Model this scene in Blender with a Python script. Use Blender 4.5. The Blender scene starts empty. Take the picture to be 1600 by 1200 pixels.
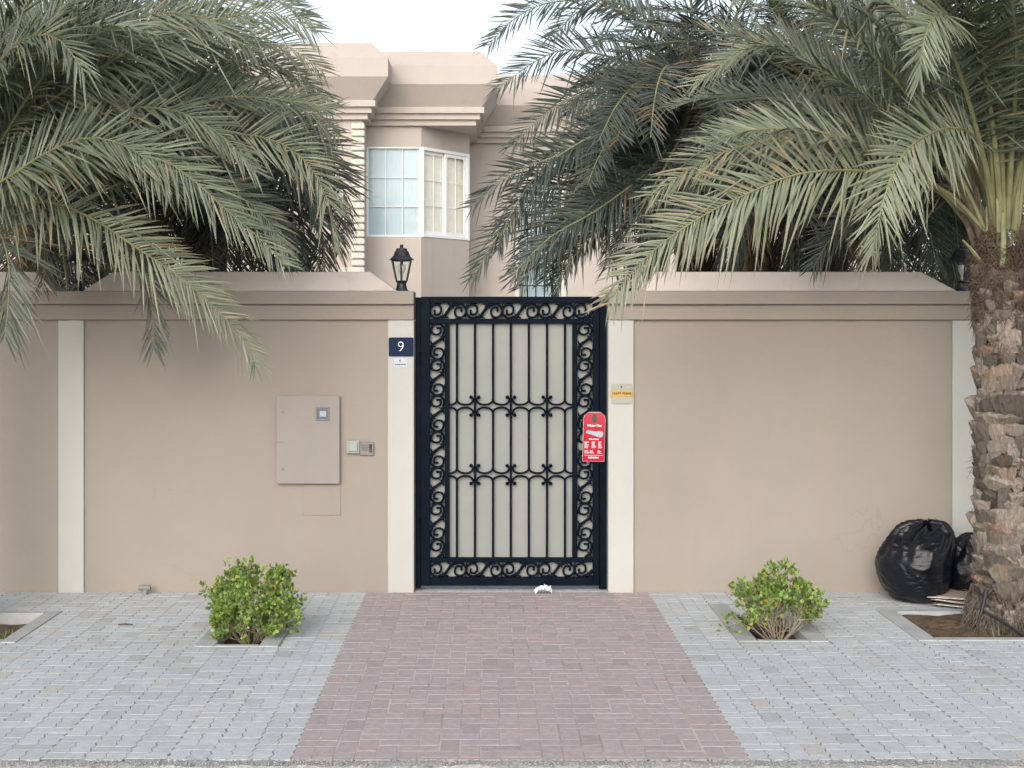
import bpy, bmesh, math, random
from mathutils import Vector, Matrix, noise
import numpy as np

random.seed(7)
R = math.radians
SC = bpy.context.scene
COL = SC.collection

# ------------------------------------------------------------------ camera, sky, sun, exposure
CAM_D, CAM_H, PPM = 11.5, 2.065, 200.0      # metres to the wall plane, eye height, photo pixels per metre on the wall
cam_data = bpy.data.cameras.new('camera')
cam = bpy.data.objects.new('camera', cam_data)
COL.objects.link(cam)
cam.location = (0, -CAM_D, CAM_H)
cam.rotation_euler = (R(90), 0, 0)
cam_data.sensor_width = 36
cam_data.lens = CAM_D * PPM / 1600 * 36
cam_data.shift_x = 38.5 / 1600
cam_data.shift_y = -88 / 1600
cam_data.clip_end = 2000
SC.camera = cam

SUN_EL, SUN_AZ = 27, 194                     # azimuth clockwise from +Y
world = bpy.data.worlds.new('World')
SC.world = world
world.use_nodes = True
wn = world.node_tree.nodes
wl = world.node_tree.links
bg = wn['Background']
sky = wn.new('ShaderNodeTexSky')
sky.sky_type = 'NISHITA'
sky.sun_disc = False
sky.sun_elevation = R(SUN_EL)
sky.sun_rotation = R(SUN_AZ)
sky.air_density = 1.0
sky.dust_density = 3.0
sky.ozone_density = 1.0
hs = wn.new('ShaderNodeHueSaturation')
hs.inputs['Saturation'].default_value = 0.5
wl.new(sky.outputs[0], hs.inputs['Color'])
wl.new(hs.outputs[0], bg.inputs['Color'])
bg.inputs['Strength'].default_value = 0.15

sun_d = bpy.data.lights.new('sun', 'SUN')
sun_d.energy = 0.5
sun_d.angle = R(60)
sun_d.color = (1.0, 0.975, 0.95)
sun = bpy.data.objects.new('sun', sun_d)
COL.objects.link(sun)
sdir = Vector((math.sin(R(SUN_AZ)) * math.cos(R(SUN_EL)), math.cos(R(SUN_AZ)) * math.cos(R(SUN_EL)), math.sin(R(SUN_EL))))
sun.rotation_euler = sdir.to_track_quat('Z', 'Y').to_euler()

SC.view_settings.view_transform = 'Standard'
SC.view_settings.look = 'None'
SC.view_settings.gamma = 1
SC.view_settings.use_curve_mapping = False
SC.view_settings.exposure = 0.85
SC.cycles.max_bounces = 6
SC.cycles.transparent_max_bounces = 12


def at(px, py, Y):
    """a point at depth Y seen at a pixel of the 1600 x 1200 photograph"""
    k = (CAM_D + Y) / CAM_D / PPM
    return Vector(((px - 761.5) * k, Y, CAM_H - (py - 512) * k))


# ------------------------------------------------------------------ materials
def new_mat(name):
    m = bpy.data.materials.new(name)
    m.use_nodes = True
    nt = m.node_tree
    return m, nt.nodes, nt.links, nt.nodes['Principled BSDF']


def ramp(N, stops):
    r = N.new('ShaderNodeValToRGB')
    el = r.color_ramp.elements
    while len(el) < len(stops):
        el.new(0.5)
    for e, (p, c) in zip(el, stops):
        e.position = p
        e.color = (c[0], c[1], c[2], 1)
    return r


def mixc(N, L, fac, a, b, mode='MIX'):
    m = N.new('ShaderNodeMix')
    m.data_type = 'RGBA'
    m.blend_type = mode
    for sock, v in ((m.inputs[0], fac), (m.inputs[6], a), (m.inputs[7], b)):
        if isinstance(v, (int, float)):
            sock.default_value = v
        elif isinstance(v, tuple):
            sock.default_value = (v[0], v[1], v[2], 1)
        else:
            L.new(v, sock)
    return m.outputs[2]


def math_n(N, L, op, a, b=0.0, c=None):
    m = N.new('ShaderNodeMath')
    m.operation = op
    for sock, v in zip(m.inputs, (a, b, c)):
        if v is None:
            continue
        if isinstance(v, (int, float)):
            sock.default_value = v
        else:
            L.new(v, sock)
    return m.outputs[0]


def noise_n(N, L, scale, detail=4, rough=0.55, vec=None):
    n = N.new('ShaderNodeTexNoise')
    n.inputs['Scale'].default_value = scale
    n.inputs['Detail'].default_value = detail
    n.inputs['Roughness'].default_value = rough
    if vec is not None:
        L.new(vec, n.inputs['Vector'])
    return n.outputs['Fac']


def pos_n(N):
    return N.new('ShaderNodeNewGeometry').outputs['Position']


def bump_n(N, L, B, h, strength, dist):
    b = N.new('ShaderNodeBump')
    b.inputs['Strength'].default_value = strength
    b.inputs['Distance'].default_value = dist
    L.new(h, b.inputs['Height'])
    L.new(b.outputs[0], B.inputs['Normal'])


def simple(name, c, rough=0.5, var=0.12, scale=8, bump=0.0, bscale=60, metal=0.0, spec=0.5, dirt=None, dirt_amt=0.0, randamt=0.0):
    m, N, L, B = new_mat(name)
    p = pos_n(N)
    n1 = noise_n(N, L, scale, 5, 0.6, p)
    lo = tuple(x * (1 - var) for x in c)
    hi = tuple(min(1, x * (1 + var)) for x in c)
    r = ramp(N, [(0.3, lo), (0.7, hi)])
    L.new(n1, r.inputs[0])
    out = r.outputs[0]
    if dirt is not None:
        n2 = noise_n(N, L, scale * 0.37, 6, 0.65, p)
        rr = ramp(N, [(0.45, (0, 0, 0)), (0.75, (1, 1, 1))])
        L.new(n2, rr.inputs[0])
        out = mixc(N, L, math_n(N, L, 'MULTIPLY', rr.outputs[0], dirt_amt), out, dirt)
    if randamt:
        oi = N.new('ShaderNodeObjectInfo')
        v = math_n(N, L, 'MULTIPLY_ADD', oi.outputs['Random'], 2 * randamt, 1 - randamt)
        cmb = N.new('ShaderNodeCombineColor')
        for i in range(3):
            L.new(v, cmb.inputs[i])
        out = mixc(N, L, 1.0, out, cmb.outputs[0], 'MULTIPLY')
    L.new(out, B.inputs['Base Color'])
    B.inputs['Roughness'].default_value = rough
    B.inputs['Metallic'].default_value = metal
    B.inputs['Specular IOR Level'].default_value = spec
    if bump:
        bump_n(N, L, B, noise_n(N, L, bscale, 4, 0.6, p), bump, 0.01)
    return m


def stucco(name, c, grime, grime_amt=0.6):
    """rendered and painted wall: trowel mottling, faint runs, splash dirt low down"""
    m, N, L, B = new_mat(name)
    p = pos_n(N)
    big = noise_n(N, L, 0.9, 5, 0.6, p)
    r = ramp(N, [(0.3, tuple(x * 0.94 for x in c)), (0.7, tuple(x * 1.05 for x in c))])
    L.new(big, r.inputs[0])
    mp = N.new('ShaderNodeMapping')
    mp.inputs['Scale'].default_value = (7, 7, 0.5)
    L.new(p, mp.inputs[0])
    runs = noise_n(N, L, 1.0, 5, 0.65, mp.outputs[0])
    rr = ramp(N, [(0.55, (0, 0, 0)), (0.8, (1, 1, 1))])
    L.new(runs, rr.inputs[0])
    out = mixc(N, L, math_n(N, L, 'MULTIPLY', rr.outputs[0], 0.38), r.outputs[0], grime)
    sp = N.new('ShaderNodeSeparateXYZ')
    L.new(p, sp.inputs[0])
    edge = noise_n(N, L, 4, 6, 0.7, p)
    h = math_n(N, L, 'MULTIPLY_ADD', edge, 0.46, -0.17)
    low = math_n(N, L, 'SUBTRACT', h, sp.outputs[2])
    low = math_n(N, L, 'MULTIPLY', low, 9)
    lown = N.new('ShaderNodeClamp')
    L.new(low, lown.inputs[0])
    out = mixc(N, L, math_n(N, L, 'MULTIPLY', lown.outputs[0], grime_amt), out, grime)
    wp = N.new('ShaderNodeVectorMath')
    wp.operation = 'ADD'
    nw = N.new('ShaderNodeTexNoise')
    nw.inputs['Scale'].default_value = 5
    L.new(p, nw.inputs['Vector'])
    L.new(p, wp.inputs[0])
    ws = N.new('ShaderNodeVectorMath')
    ws.operation = 'SCALE'
    ws.inputs['Scale'].default_value = 0.22
    L.new(nw.outputs['Color'], ws.inputs[0])
    L.new(ws.outputs[0], wp.inputs[1])
    vo = N.new('ShaderNodeTexVoronoi')
    vo.feature = 'DISTANCE_TO_EDGE'
    vo.inputs['Scale'].default_value = 0.8
    L.new(wp.outputs[0], vo.inputs['Vector'])
    vr = ramp(N, [(0.0, (1, 1, 1)), (0.0035, (0, 0, 0))])
    L.new(vo.outputs['Distance'], vr.inputs[0])
    mk = ramp(N, [(0.57, (0, 0, 0)), (0.66, (1, 1, 1))])
    L.new(noise_n(N, L, 1.1, 3, 0.5, p), mk.inputs[0])
    out = mixc(N, L, math_n(N, L, 'MULTIPLY', math_n(N, L, 'MULTIPLY', vr.outputs[0], mk.outputs[0]), 0.18), out, tuple(x * 0.5 for x in grime))
    speck = noise_n(N, L, 95, 2, 0.5, p)
    rs = ramp(N, [(0.69, (0, 0, 0)), (0.76, (1, 1, 1))])
    L.new(speck, rs.inputs[0])
    out = mixc(N, L, math_n(N, L, 'MULTIPLY', rs.outputs[0], 0.12), out, tuple(x * 0.6 for x in grime))
    L.new(out, B.inputs['Base Color'])
    B.inputs['Roughness'].default_value = 0.85
    B.inputs['Specular IOR Level'].default_value = 0.25
    b1 = noise_n(N, L, 70, 4, 0.6, p)
    b2 = noise_n(N, L, 6, 3, 0.5, p)
    bump_n(N, L, B, math_n(N, L, 'ADD', b1, math_n(N, L, 'MULTIPLY', b2, 1.5)), 0.35, 0.006)
    return m


def paver_mat(name, stops, dirt, dirt_amt, grain=0.25):
    """each unit has its own shade: object random + the attribute rnd on joined units"""
    m, N, L, B = new_mat(name)
    p = pos_n(N)
    oi = N.new('ShaderNodeObjectInfo')
    a = N.new('ShaderNodeAttribute')
    a.attribute_name = 'rnd'
    f = math_n(N, L, 'FRACT', math_n(N, L, 'ADD', oi.outputs['Random'], a.outputs['Fac']))
    r = ramp(N, stops)
    L.new(f, r.inputs[0])
    n1 = noise_n(N, L, 22, 6, 0.7, p)
    r2 = ramp(N, [(0.25, (1 - grain,) * 3), (0.75, (1 + grain * 0.35,) * 3)])
    L.new(n1, r2.inputs[0])
    out = mixc(N, L, 1.0, r.outputs[0], r2.outputs[0], 'MULTIPLY')
    n2 = noise_n(N, L, 1.3, 7, 0.7, p)
    r3 = ramp(N, [(0.50, (0, 0, 0)), (0.72, (1, 1, 1))])
    L.new(n2, r3.inputs[0])
    out = mixc(N, L, math_n(N, L, 'MULTIPLY', r3.outputs[0], dirt_amt), out, dirt)
    n4 = noise_n(N, L, 160, 2, 0.5, p)
    r4 = ramp(N, [(0.3, (0.82,) * 3), (0.6, (1.06,) * 3)])
    L.new(n4, r4.inputs[0])
    out = mixc(N, L, 0.7, out, r4.outputs[0], 'MULTIPLY')
    L.new(out, B.inputs['Base Color'])
    B.inputs['Roughness'].default_value = 0.8
    B.inputs['Specular IOR Level'].default_value = 0.3
    bump_n(N, L, B, math_n(N, L, 'ADD', noise_n(N, L, 130, 3, 0.6, p), noise_n(N, L, 25, 3, 0.6, p)), 0.4, 0.004)
    return m


def leaf_mat(name, dark, pale, tip, transl=0.25):
    """blade colour by the attribute tint: x = shade of the leaflet, y = way along it, z = dryness"""
    m, N, L, B = new_mat(name)
    a = N.new('ShaderNodeAttribute')
    a.attribute_name = 'tint'
    s = N.new('ShaderNodeSeparateColor')
    L.new(a.outputs['Color'], s.inputs[0])
    p = pos_n(N)
    n = noise_n(N, L, 14, 3, 0.6, p)
    f = math_n(N, L, 'ADD', s.outputs[0], math_n(N, L, 'MULTIPLY_ADD', n, 0.4, -0.2))
    r = ramp(N, [(0.0, dark), (1.0, pale)])
    L.new(f, r.inputs[0])
    t = math_n(N, L, 'MULTIPLY', math_n(N, L, 'POWER', s.outputs[1], 3.0), s.outputs[2])
    t2 = math_n(N, L, 'MAXIMUM', t, math_n(N, L, 'MULTIPLY_ADD', s.outputs[2], 2.0, -1.0))
    c = N.new('ShaderNodeClamp')
    L.new(t2, c.inputs[0])
    out = mixc(N, L, c.outputs[0], r.outputs[0], tip)
    L.new(out, B.inputs['Base Color'])
    B.inputs['Roughness'].default_value = 0.42
    B.inputs['Specular IOR Level'].default_value = 0.5
    tr = N.new('ShaderNodeBsdfTranslucent')
    tc = mixc(N, L, 1.0, out, (1.0, 1.05, 0.6), 'MULTIPLY')
    L.new(tc, tr.inputs['Color'])
    ms = N.new('ShaderNodeMixShader')
    ms.inputs[0].default_value = transl
    L.new(B.outputs[0], ms.inputs[1])
    L.new(tr.outputs[0], ms.inputs[2])
    L.new(ms.outputs[0], N['Material Output'].inputs['Surface'])
    return m


M = {}
M['tan'] = stucco('tan_render', (0.280, 0.248, 0.217), (0.30, 0.235, 0.18))
M['coping'] = stucco('coping_render_lit', (0.54, 0.48, 0.44), (0.30, 0.25, 0.21), 0.2)  # wall's tan render made paler: light on the up-facing slope painted in
M['cream'] = stucco('cream_render', (0.415, 0.415, 0.395), (0.42, 0.37, 0.30), 0.5)
M['house'] = stucco('house_render', (0.45, 0.40, 0.362), (0.36, 0.29, 0.24), 0.2)
M['housecream'] = stucco('house_cream', (0.56, 0.54, 0.48), (0.5, 0.45, 0.38), 0.2)
M['gate'] = simple('gate_paint', (0.0015, 0.005, 0.011), 0.42, 0.35, 12, 0.12, 90, 0, 0.05, (0.010, 0.014, 0.02), 0.3)
M['sheet'] = simple('gate_sheet', (0.215, 0.225, 0.215), 0.5, 0.05, 3, 0.05, 30, 0, 0.4, (0.30, 0.29, 0.25), 0.35)
M['lampmetal'] = simple('lamp_paint', (0.012, 0.016, 0.022), 0.42, 0.4, 20, 0.2, 120, 0, 0.5, (0.10, 0.095, 0.085), 0.4)
M['grey'] = paver_mat('grey_paver', [(0.0, (0.42, 0.44, 0.45)), (0.1, (0.475, 0.50, 0.515)), (0.6, (0.505, 0.535, 0.56)), (0.96, (0.53, 0.555, 0.575)), (1.0, (0.49, 0.465, 0.43))], (0.38, 0.345, 0.31), 0.45, 0.25)
M['red'] = paver_mat('red_paver', [(0.0, (0.37, 0.318, 0.326)), (0.12, (0.40, 0.348, 0.358)), (0.8, (0.43, 0.376, 0.388)), (1.0, (0.445, 0.355, 0.352))], (0.40, 0.305, 0.305), 0.45, 0.28)
M['bed'] = simple('joint_sand', (0.33, 0.275, 0.22), 0.95, 0.45, 2.2, 0.6, 150, 0, 0.2, (0.11, 0.09, 0.075), 0.85)
M['bedred'] = simple('joint_sand_pale', (0.47, 0.41, 0.345), 0.95, 0.3, 2.5, 0.6, 150, 0, 0.2, (0.16, 0.125, 0.105), 0.7)
M['concrete'] = simple('rim_concrete', (0.37, 0.385, 0.39), 0.85, 0.14, 6, 0.35, 120, 0, 0.3, (0.28, 0.27, 0.25), 0.5)
M['kerb'] = simple('kerb_concrete', (0.34, 0.34, 0.33), 0.95, 0.35, 55, 0.9, 90, 0, 0.2, (0.18, 0.17, 0.16), 0.5)
M['soil'] = simple('soil', (0.105, 0.078, 0.055), 1.0, 0.45, 30, 0.9, 90, 0, 0.1, (0.22, 0.17, 0.125), 0.6)
M['sand'] = simple('sand', (0.34, 0.28, 0.22), 1.0, 0.2, 5, 0.5, 120, 0, 0.1)
M['courtfloor'] = simple('court_floor', (0.42, 0.40, 0.37), 0.85, 0.15, 3, 0.2, 60)
M['asphalt'] = simple('asphalt', (0.055, 0.055, 0.055), 0.9, 0.3, 80, 0.8, 140, 0, 0.3, (0.25, 0.21, 0.17), 0.4)
M['box'] = simple('box_paint', (0.245, 0.222, 0.208), 0.55, 0.05, 2, 0.06, 50, 0, 0.4, (0.33, 0.27, 0.23), 0.3)
M['plastic'] = simple('pale_green_plastic', (0.27, 0.305, 0.275), 0.4, 0.05, 10)
M['steel'] = simple('brushed_steel', (0.17, 0.162, 0.158), 0.45, 0.15, 60, 0.1, 200, 0.3)
M['blackp'] = simple('black_plastic', (0.012, 0.013, 0.015), 0.45, 0.3, 20)
M['pvc'] = simple('grey_pipe', (0.17, 0.18, 0.18), 0.55, 0.15, 20, 0.05, 40, 0, 0.4, (0.25, 0.2, 0.16), 0.3)
M['navy'] = simple('navy_enamel', (0.003, 0.013, 0.045), 0.45, 0.06, 8, spec=0.12)
M['white'] = simple('white_print', (0.80, 0.82, 0.84), 0.5, 0.03, 8)
M['plaque'] = simple('pale_blue_plaque', (0.40, 0.46, 0.52), 0.35, 0.05, 30)
M['plate'] = simple('pale_plate', (0.29, 0.305, 0.25), 0.4, 0.04, 12)
M['yellow'] = simple('yellow_band', (0.50, 0.28, 0.025), 0.4, 0.05, 12)
M['ink'] = simple('dark_print', (0.03, 0.03, 0.032), 0.5, 0.1, 12)
M['redbag'] = simple('red_leaflet', (0.36, 0.006, 0.026), 0.3, 0.1, 18, 0.1, 25, 0, 0.25)
M['greyprint'] = simple('grey_print', (0.30, 0.335, 0.37), 0.4, 0.15, 60)
M['clearbag'] = simple('clear_sleeve', (0.34, 0.33, 0.35), 0.2, 0.1, 20)
M['whiteframe'] = simple('white_aluminium', (0.78, 0.79, 0.79), 0.4, 0.03, 5)
M['stalk'] = simple('rachis', (0.195, 0.195, 0.095), 0.5, 0.25, 9)
M['stalkdry'] = simple('dry_rachis', (0.34, 0.155, 0.035), 0.6, 0.25, 9)
M['petiole'] = simple('petiole', (0.235, 0.25, 0.135), 0.5, 0.25, 14, 0.1, 40, 0, 0.4, (0.30, 0.2, 0.09), 0.5)
M['bark'] = simple('palm_bark', (0.05, 0.037, 0.028), 1.0, 0.5, 35, 1.0, 60, 0, 0.1)
M['fibre'] = simple('palm_fibre', (0.105, 0.08, 0.06), 0.95, 0.4, 25, 0.4, 120, 0, 0.1)
M['twig'] = simple('pale_twig', (0.34, 0.28, 0.22), 0.8, 0.25, 40)
M['tissue'] = simple('tissue_paper', (0.82, 0.84, 0.86), 0.8, 0.04, 20)
M['card'] = simple('cardboard', (0.30, 0.235, 0.18), 0.85, 0.2, 20, randamt=0.35)
M['paper'] = simple('newsprint', (0.52, 0.52, 0.50), 0.8, 0.25, 30, randamt=0.2)
M['redemit'] = simple('red_plastic', (0.5, 0.03, 0.02), 0.4, 0.1, 10)
M['dryleaf'] = simple('dry_leaf', (0.20, 0.10, 0.05), 0.8, 0.4, 40)
M['palm'] = leaf_mat('palm_leaflet', (0.056, 0.082, 0.06), (0.262, 0.293, 0.205), (0.36, 0.28, 0.18), 0.2)
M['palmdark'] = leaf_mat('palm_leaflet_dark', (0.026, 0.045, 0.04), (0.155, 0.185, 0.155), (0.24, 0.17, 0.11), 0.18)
M['bushleaf'] = leaf_mat('bush_leaf', (0.095, 0.18, 0.038), (0.31, 0.41, 0.095), (0.5, 0.36, 0.05), 0.3)
M['grass'] = leaf_mat('weed_blade', (0.07, 0.12, 0.03), (0.2, 0.26, 0.08), (0.35, 0.28, 0.13), 0.3)

# leaf bases of the palm trunk: grey-tan, some with an orange-brown cut face
m, N, L, B = new_mat('leaf_base')
oi = N.new('ShaderNodeObjectInfo')
tc = N.new('ShaderNodeTexCoord')
r = ramp(N, [(0.0, (0.07, 0.058, 0.048)), (0.5, (0.165, 0.139, 0.114)), (0.93, (0.26, 0.225, 0.19)), (1.0, (0.19, 0.125, 0.08))])
L.new(oi.outputs['Random'], r.inputs[0])
mp = N.new('ShaderNodeMapping')
mp.inputs['Scale'].default_value = (90, 90, 14)
L.new(tc.outputs['Object'], mp.inputs[0])
n1 = noise_n(N, L, 1.0, 5, 0.65, mp.outputs[0])
r2 = ramp(N, [(0.3, (0.45,) * 3), (0.65, (1.15,) * 3)])
L.new(n1, r2.inputs[0])
out = mixc(N, L, 1.0, r.outputs[0], r2.outputs[0], 'MULTIPLY')
n3 = noise_n(N, L, 16, 5, 0.6, pos_n(N))
r3 = ramp(N, [(0.55, (0, 0, 0)), (0.7, (1, 1, 1))])
L.new(n3, r3.inputs[0])
out = mixc(N, L, math_n(N, L, 'MULTIPLY', r3.outputs[0], 0.45), out, (0.16, 0.095, 0.05))
L.new(out, B.inputs['Base Color'])
B.inputs['Roughness'].default_value = 0.9
bump_n(N, L, B, n1, 0.8, 0.006)
M['boot'] = m

# black bin liner: thin glossy film with fine creases
m, N, L, B = new_mat('bin_liner')
p = pos_n(N)
B.inputs['Base Color'].default_value = (0.004, 0.005, 0.008, 1)
B.inputs['Roughness'].default_value = 0.32
B.inputs['Specular IOR Level'].default_value = 0.38
mp = N.new('ShaderNodeMapping')
mp.inputs['Scale'].default_value = (9, 9, 26)
L.new(p, mp.inputs[0])
na = noise_n(N, L, 1.0, 5, 0.6, mp.outputs[0])
nb = noise_n(N, L, 7, 3, 0.5, p)
bump_n(N, L, B, math_n(N, L, 'ADD', na, nb), 0.35, 0.03)
M['liner'] = m


def glass_mat(name, refl, rough=0.02):
    m, N, L, B = new_mat(name)
    g = N.new('ShaderNodeBsdfGlossy')
    g.inputs['Roughness'].default_value = rough
    g.inputs['Color'].default_value = (0.9, 0.95, 1, 1)
    t = N.new('ShaderNodeBsdfTransparent')
    t.inputs['Color'].default_value = (0.97, 0.985, 0.985, 1)
    lw = N.new('ShaderNodeLayerWeight')
    lw.inputs['Blend'].default_value = 0.5
    f = math_n(N, L, 'MULTIPLY_ADD', math_n(N, L, 'POWER', lw.outputs['Facing'], 4.0), 0.6, refl)
    ms = N.new('ShaderNodeMixShader')
    L.new(f, ms.inputs[0])
    L.new(t.outputs[0], ms.inputs[1])
    L.new(g.outputs[0], ms.inputs[2])
    L.new(ms.outputs[0], N['Material Output'].inputs['Surface'])
    return m


M['glass'] = glass_mat('window_glass', 0.018)
M['lampglass'] = glass_mat('lamp_glass', 0.03)
M['bulb'] = simple('bulb_glass', (0.55, 0.54, 0.48), 0.2, 0.05, 30)
M['blind'] = simple('blue_blind', (0.41, 0.51, 0.545), 0.7, 0.05, 6)
M['curtain'] = simple('cream_curtain', (0.80, 0.77, 0.66), 0.8, 0.06, 9)


# ------------------------------------------------------------------ mesh helpers
def ident(x, y, z):
    return (x, y, z)


class MB:
    def __init__(self):
        self.v, self.f, self.mi, self.cur = [], [], [], 0
        self.att = None

    def poly(self, pts):
        i = len(self.v)
        self.v.extend(tuple(p) for p in pts)
        self.f.append(tuple(range(i, i + len(pts))))
        self.mi.append(self.cur)

    def face(self, idx):
        self.f.append(tuple(idx))
        self.mi.append(self.cur)

    def box(self, lo, hi, b=0.0, fr=ident):
        """box between two corners, edges chamfered by b, in the frame fr"""
        lo, hi = [min(a, c) for a, c in zip(lo, hi)], [max(a, c) for a, c in zip(lo, hi)]
        i0 = len(self.v)
        if b <= 0:
            for z in (lo[2], hi[2]):
                for y in (lo[1], hi[1]):
                    for x in (lo[0], hi[0]):
                        self.v.append(fr(x, y, z))
            for q in ((0, 2, 3, 1), (4, 5, 7, 6), (0, 1, 5, 4), (2, 6, 7, 3), (0, 4, 6, 2), (1, 3, 7, 5)):
                self.face([i0 + k for k in q])
            return
        b = min(b, min(h - l for l, h in zip(lo, hi)) * 0.45)
        idx = {}
        for sx in (0, 1):
            for sy in (0, 1):
                for sz in (0, 1):
                    s = (sx, sy, sz)
                    for ax in range(3):
                        c = []
                        for k in range(3):
                            e = hi[k] if s[k] else lo[k]
                            if k != ax:
                                e += -b if s[k] else b
                            c.append(e)
                        idx[(s, ax)] = len(self.v)
                        self.v.append(fr(*c))
        for ax in range(3):
            o = [k for k in range(3) if k != ax]
            for side in (0, 1):
                q = []
                for a, c in ((0, 0), (1, 0), (1, 1), (0, 1)):
                    s = [0, 0, 0]
                    s[ax] = side
                    s[o[0]] = a
                    s[o[1]] = c
                    q.append(idx[(tuple(s), ax)])
                self.face(q)
            for a in (0, 1):
                for c in (0, 1):
                    s0, s1 = [0, 0, 0], [0, 0, 0]
                    s0[o[0]] = s1[o[0]] = a
                    s0[o[1]] = s1[o[1]] = c
                    s1[ax] = 1
                    s0, s1 = tuple(s0), tuple(s1)
                    self.face([idx[(s0, o[0])], idx[(s1, o[0])], idx[(s1, o[1])], idx[(s0, o[1])]])
        for sx in (0, 1):
            for sy in (0, 1):
                for sz in (0, 1):
                    self.face([idx[((sx, sy, sz), k)] for k in range(3)])

    def tube(self, pts, rad, n=6, cap=True, flat=None):
        pts = [Vector(p) for p in pts]
        if not hasattr(rad, '__len__'):
            rad = [rad] * len(pts)
        t0 = (pts[1] - pts[0]).normalized()
        up = Vector((0, 0, 1)) if abs(t0.z) < 0.9 else Vector((0, 1, 0))
        u = t0.cross(up).normalized()
        rings = []
        for i, p in enumerate(pts):
            t = (pts[min(i + 1, len(pts) - 1)] - pts[max(i - 1, 0)])
            if t.length < 1e-9:
                t = t0
            t = t.normalized()
            u = (u - t * u.dot(t))
            u = u.normalized() if u.length > 1e-6 else t.orthogonal().normalized()
            w = t.cross(u)
            base = len(self.v)
            for k in range(n):
                a = 2 * math.pi * k / n
                self.v.append(tuple(p + (u * math.cos(a) + w * math.sin(a) * (flat or 1)) * rad[i]))
            rings.append(base)
        for a, b in zip(rings, rings[1:]):
            for k in range(n):
                k2 = (k + 1) % n
                self.face((a + k, a + k2, b + k2, b + k))
        if cap:
            self.face([rings[0] + k for k in range(n)][::-1])
            self.face([rings[-1] + k for k in range(n)])

    def lathe(self, prof, c, n=16, rot=0.0):
        rings = []
        for r, z in prof:
            base = len(self.v)
            for k in range(n):
                a = 2 * math.pi * k / n + rot
                self.v.append((c[0] + r * math.cos(a), c[1] + r * math.sin(a), c[2] + z))
            rings.append(base)
        for a, b in zip(rings, rings[1:]):
            for k in range(n):
                k2 = (k + 1) % n
                self.face((a + k, a + k2, b + k2, b + k))
        self.face([rings[0] + k for k in range(n)][::-1])
        self.face([rings[-1] + k for k in range(n)])

    def prism(self, pts, h0, h1, fr=ident, bev=0.0):
        """2D outline (x, y) raised from h0 to h1 in the frame fr"""
        n = len(pts)
        i0 = len(self.v)
        if bev > 0:
            cx = sum(p[0] for p in pts) / n
            cy = sum(p[1] for p in pts) / n
            top = []
            for x, y in pts:
                dx, dy = cx - x, cy - y
                top.append((x + math.copysign(min(bev, abs(dx) * 0.5), dx), y + math.copysign(min(bev, abs(dy) * 0.5), dy)))
            for x, y in pts:
                self.v.append(fr(x, y, h0))
            for x, y in pts:
                self.v.append(fr(x, y, h1 - bev))
            for x, y in top:
                self.v.append(fr(x, y, h1))
            for k in range(n):
                k2 = (k + 1) % n
                self.face((i0 + k, i0 + k2, i0 + n + k2, i0 + n + k))
                self.face((i0 + n + k, i0 + n + k2, i0 + 2 * n + k2, i0 + 2 * n + k))
            self.face([i0 + 2 * n + k for k in range(n)])
        else:
            for x, y in pts:
                self.v.append(fr(x, y, h0))
            for x, y in pts:
                self.v.append(fr(x, y, h1))
            for k in range(n):
                k2 = (k + 1) % n
                self.face((i0 + k, i0 + k2, i0 + n + k2, i0 + n + k))
            self.face([i0 + k for k in range(n)][::-1])
            self.face([i0 + n + k for k in range(n)])

    def mesh(self, name, mats, smooth=False, recalc=True, sharp=38):
        me = bpy.data.meshes.new(name)
        me.from_pydata(self.v, [], self.f)
        for mm in (mats if isinstance(mats, (list, tuple)) else [mats]):
            me.materials.append(mm)
        if any(self.mi):
            me.polygons.foreach_set('material_index', self.mi)
        if recalc:
            bm = bmesh.new()
            bm.from_mesh(me)
            bmesh.ops.recalc_face_normals(bm, faces=bm.faces)
            bm.to_mesh(me)
            bm.free()
        if smooth:
            me.polygons.foreach_set('use_smooth', [True] * len(me.polygons))
            me.set_sharp_from_angle(angle=R(sharp))
        me.update()
        return me

    def build(self, name, mats, parent=None, **kw):
        return link(name, self.mesh(name, mats, **kw), parent)


def link(name, me, parent=None):
    o = bpy.data.objects.new(name, me)
    COL.objects.link(o)
    if parent is not None:
        o.parent = parent
    return o


def tag(o, label=None, cat=None, group=None, kind=None):
    for k, v in (('label', label), ('category', cat), ('group', group), ('kind', kind)):
        if v:
            o[k] = v
    return o


def thing(name, label, cat, loc=(0, 0, 0), group=None):
    o = bpy.data.objects.new(name, None)
    o.empty_display_size = 0.1
    COL.objects.link(o)
    o.location = loc
    return tag(o, label, cat, group)


def copy_tree(o, parent=None):
    c = o.copy()
    COL.objects.link(c)
    if parent is not None:
        c.parent = parent
    for ch in list(o.children):
        copy_tree(ch, c)
    return c


def text_mesh(body, size, fr, mat, name, parent, align='CENTER', depth=0.0006, bold=0.0):
    """flat lettering in the frame fr(u, v, out)"""
    cu = bpy.data.curves.new('lettering', 'FONT')
    cu.body = body
    cu.size = size
    cu.align_x = align
    cu.align_y = 'CENTER'
    cu.extrude = depth
    cu.offset = bold
    cu.resolution_u = 4
    tmp = bpy.data.objects.new('lettering_source', cu)
    COL.objects.link(tmp)
    dg = bpy.context.evaluated_depsgraph_get()
    me = bpy.data.meshes.new_from_object(tmp.evaluated_get(dg))
    bpy.data.objects.remove(tmp)
    for vv in me.vertices:
        vv.co = Vector(fr(vv.co.x, vv.co.y, vv.co.z))
    me.materials.clear()
    me.materials.append(mat)
    return link(name, me, parent)


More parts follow.
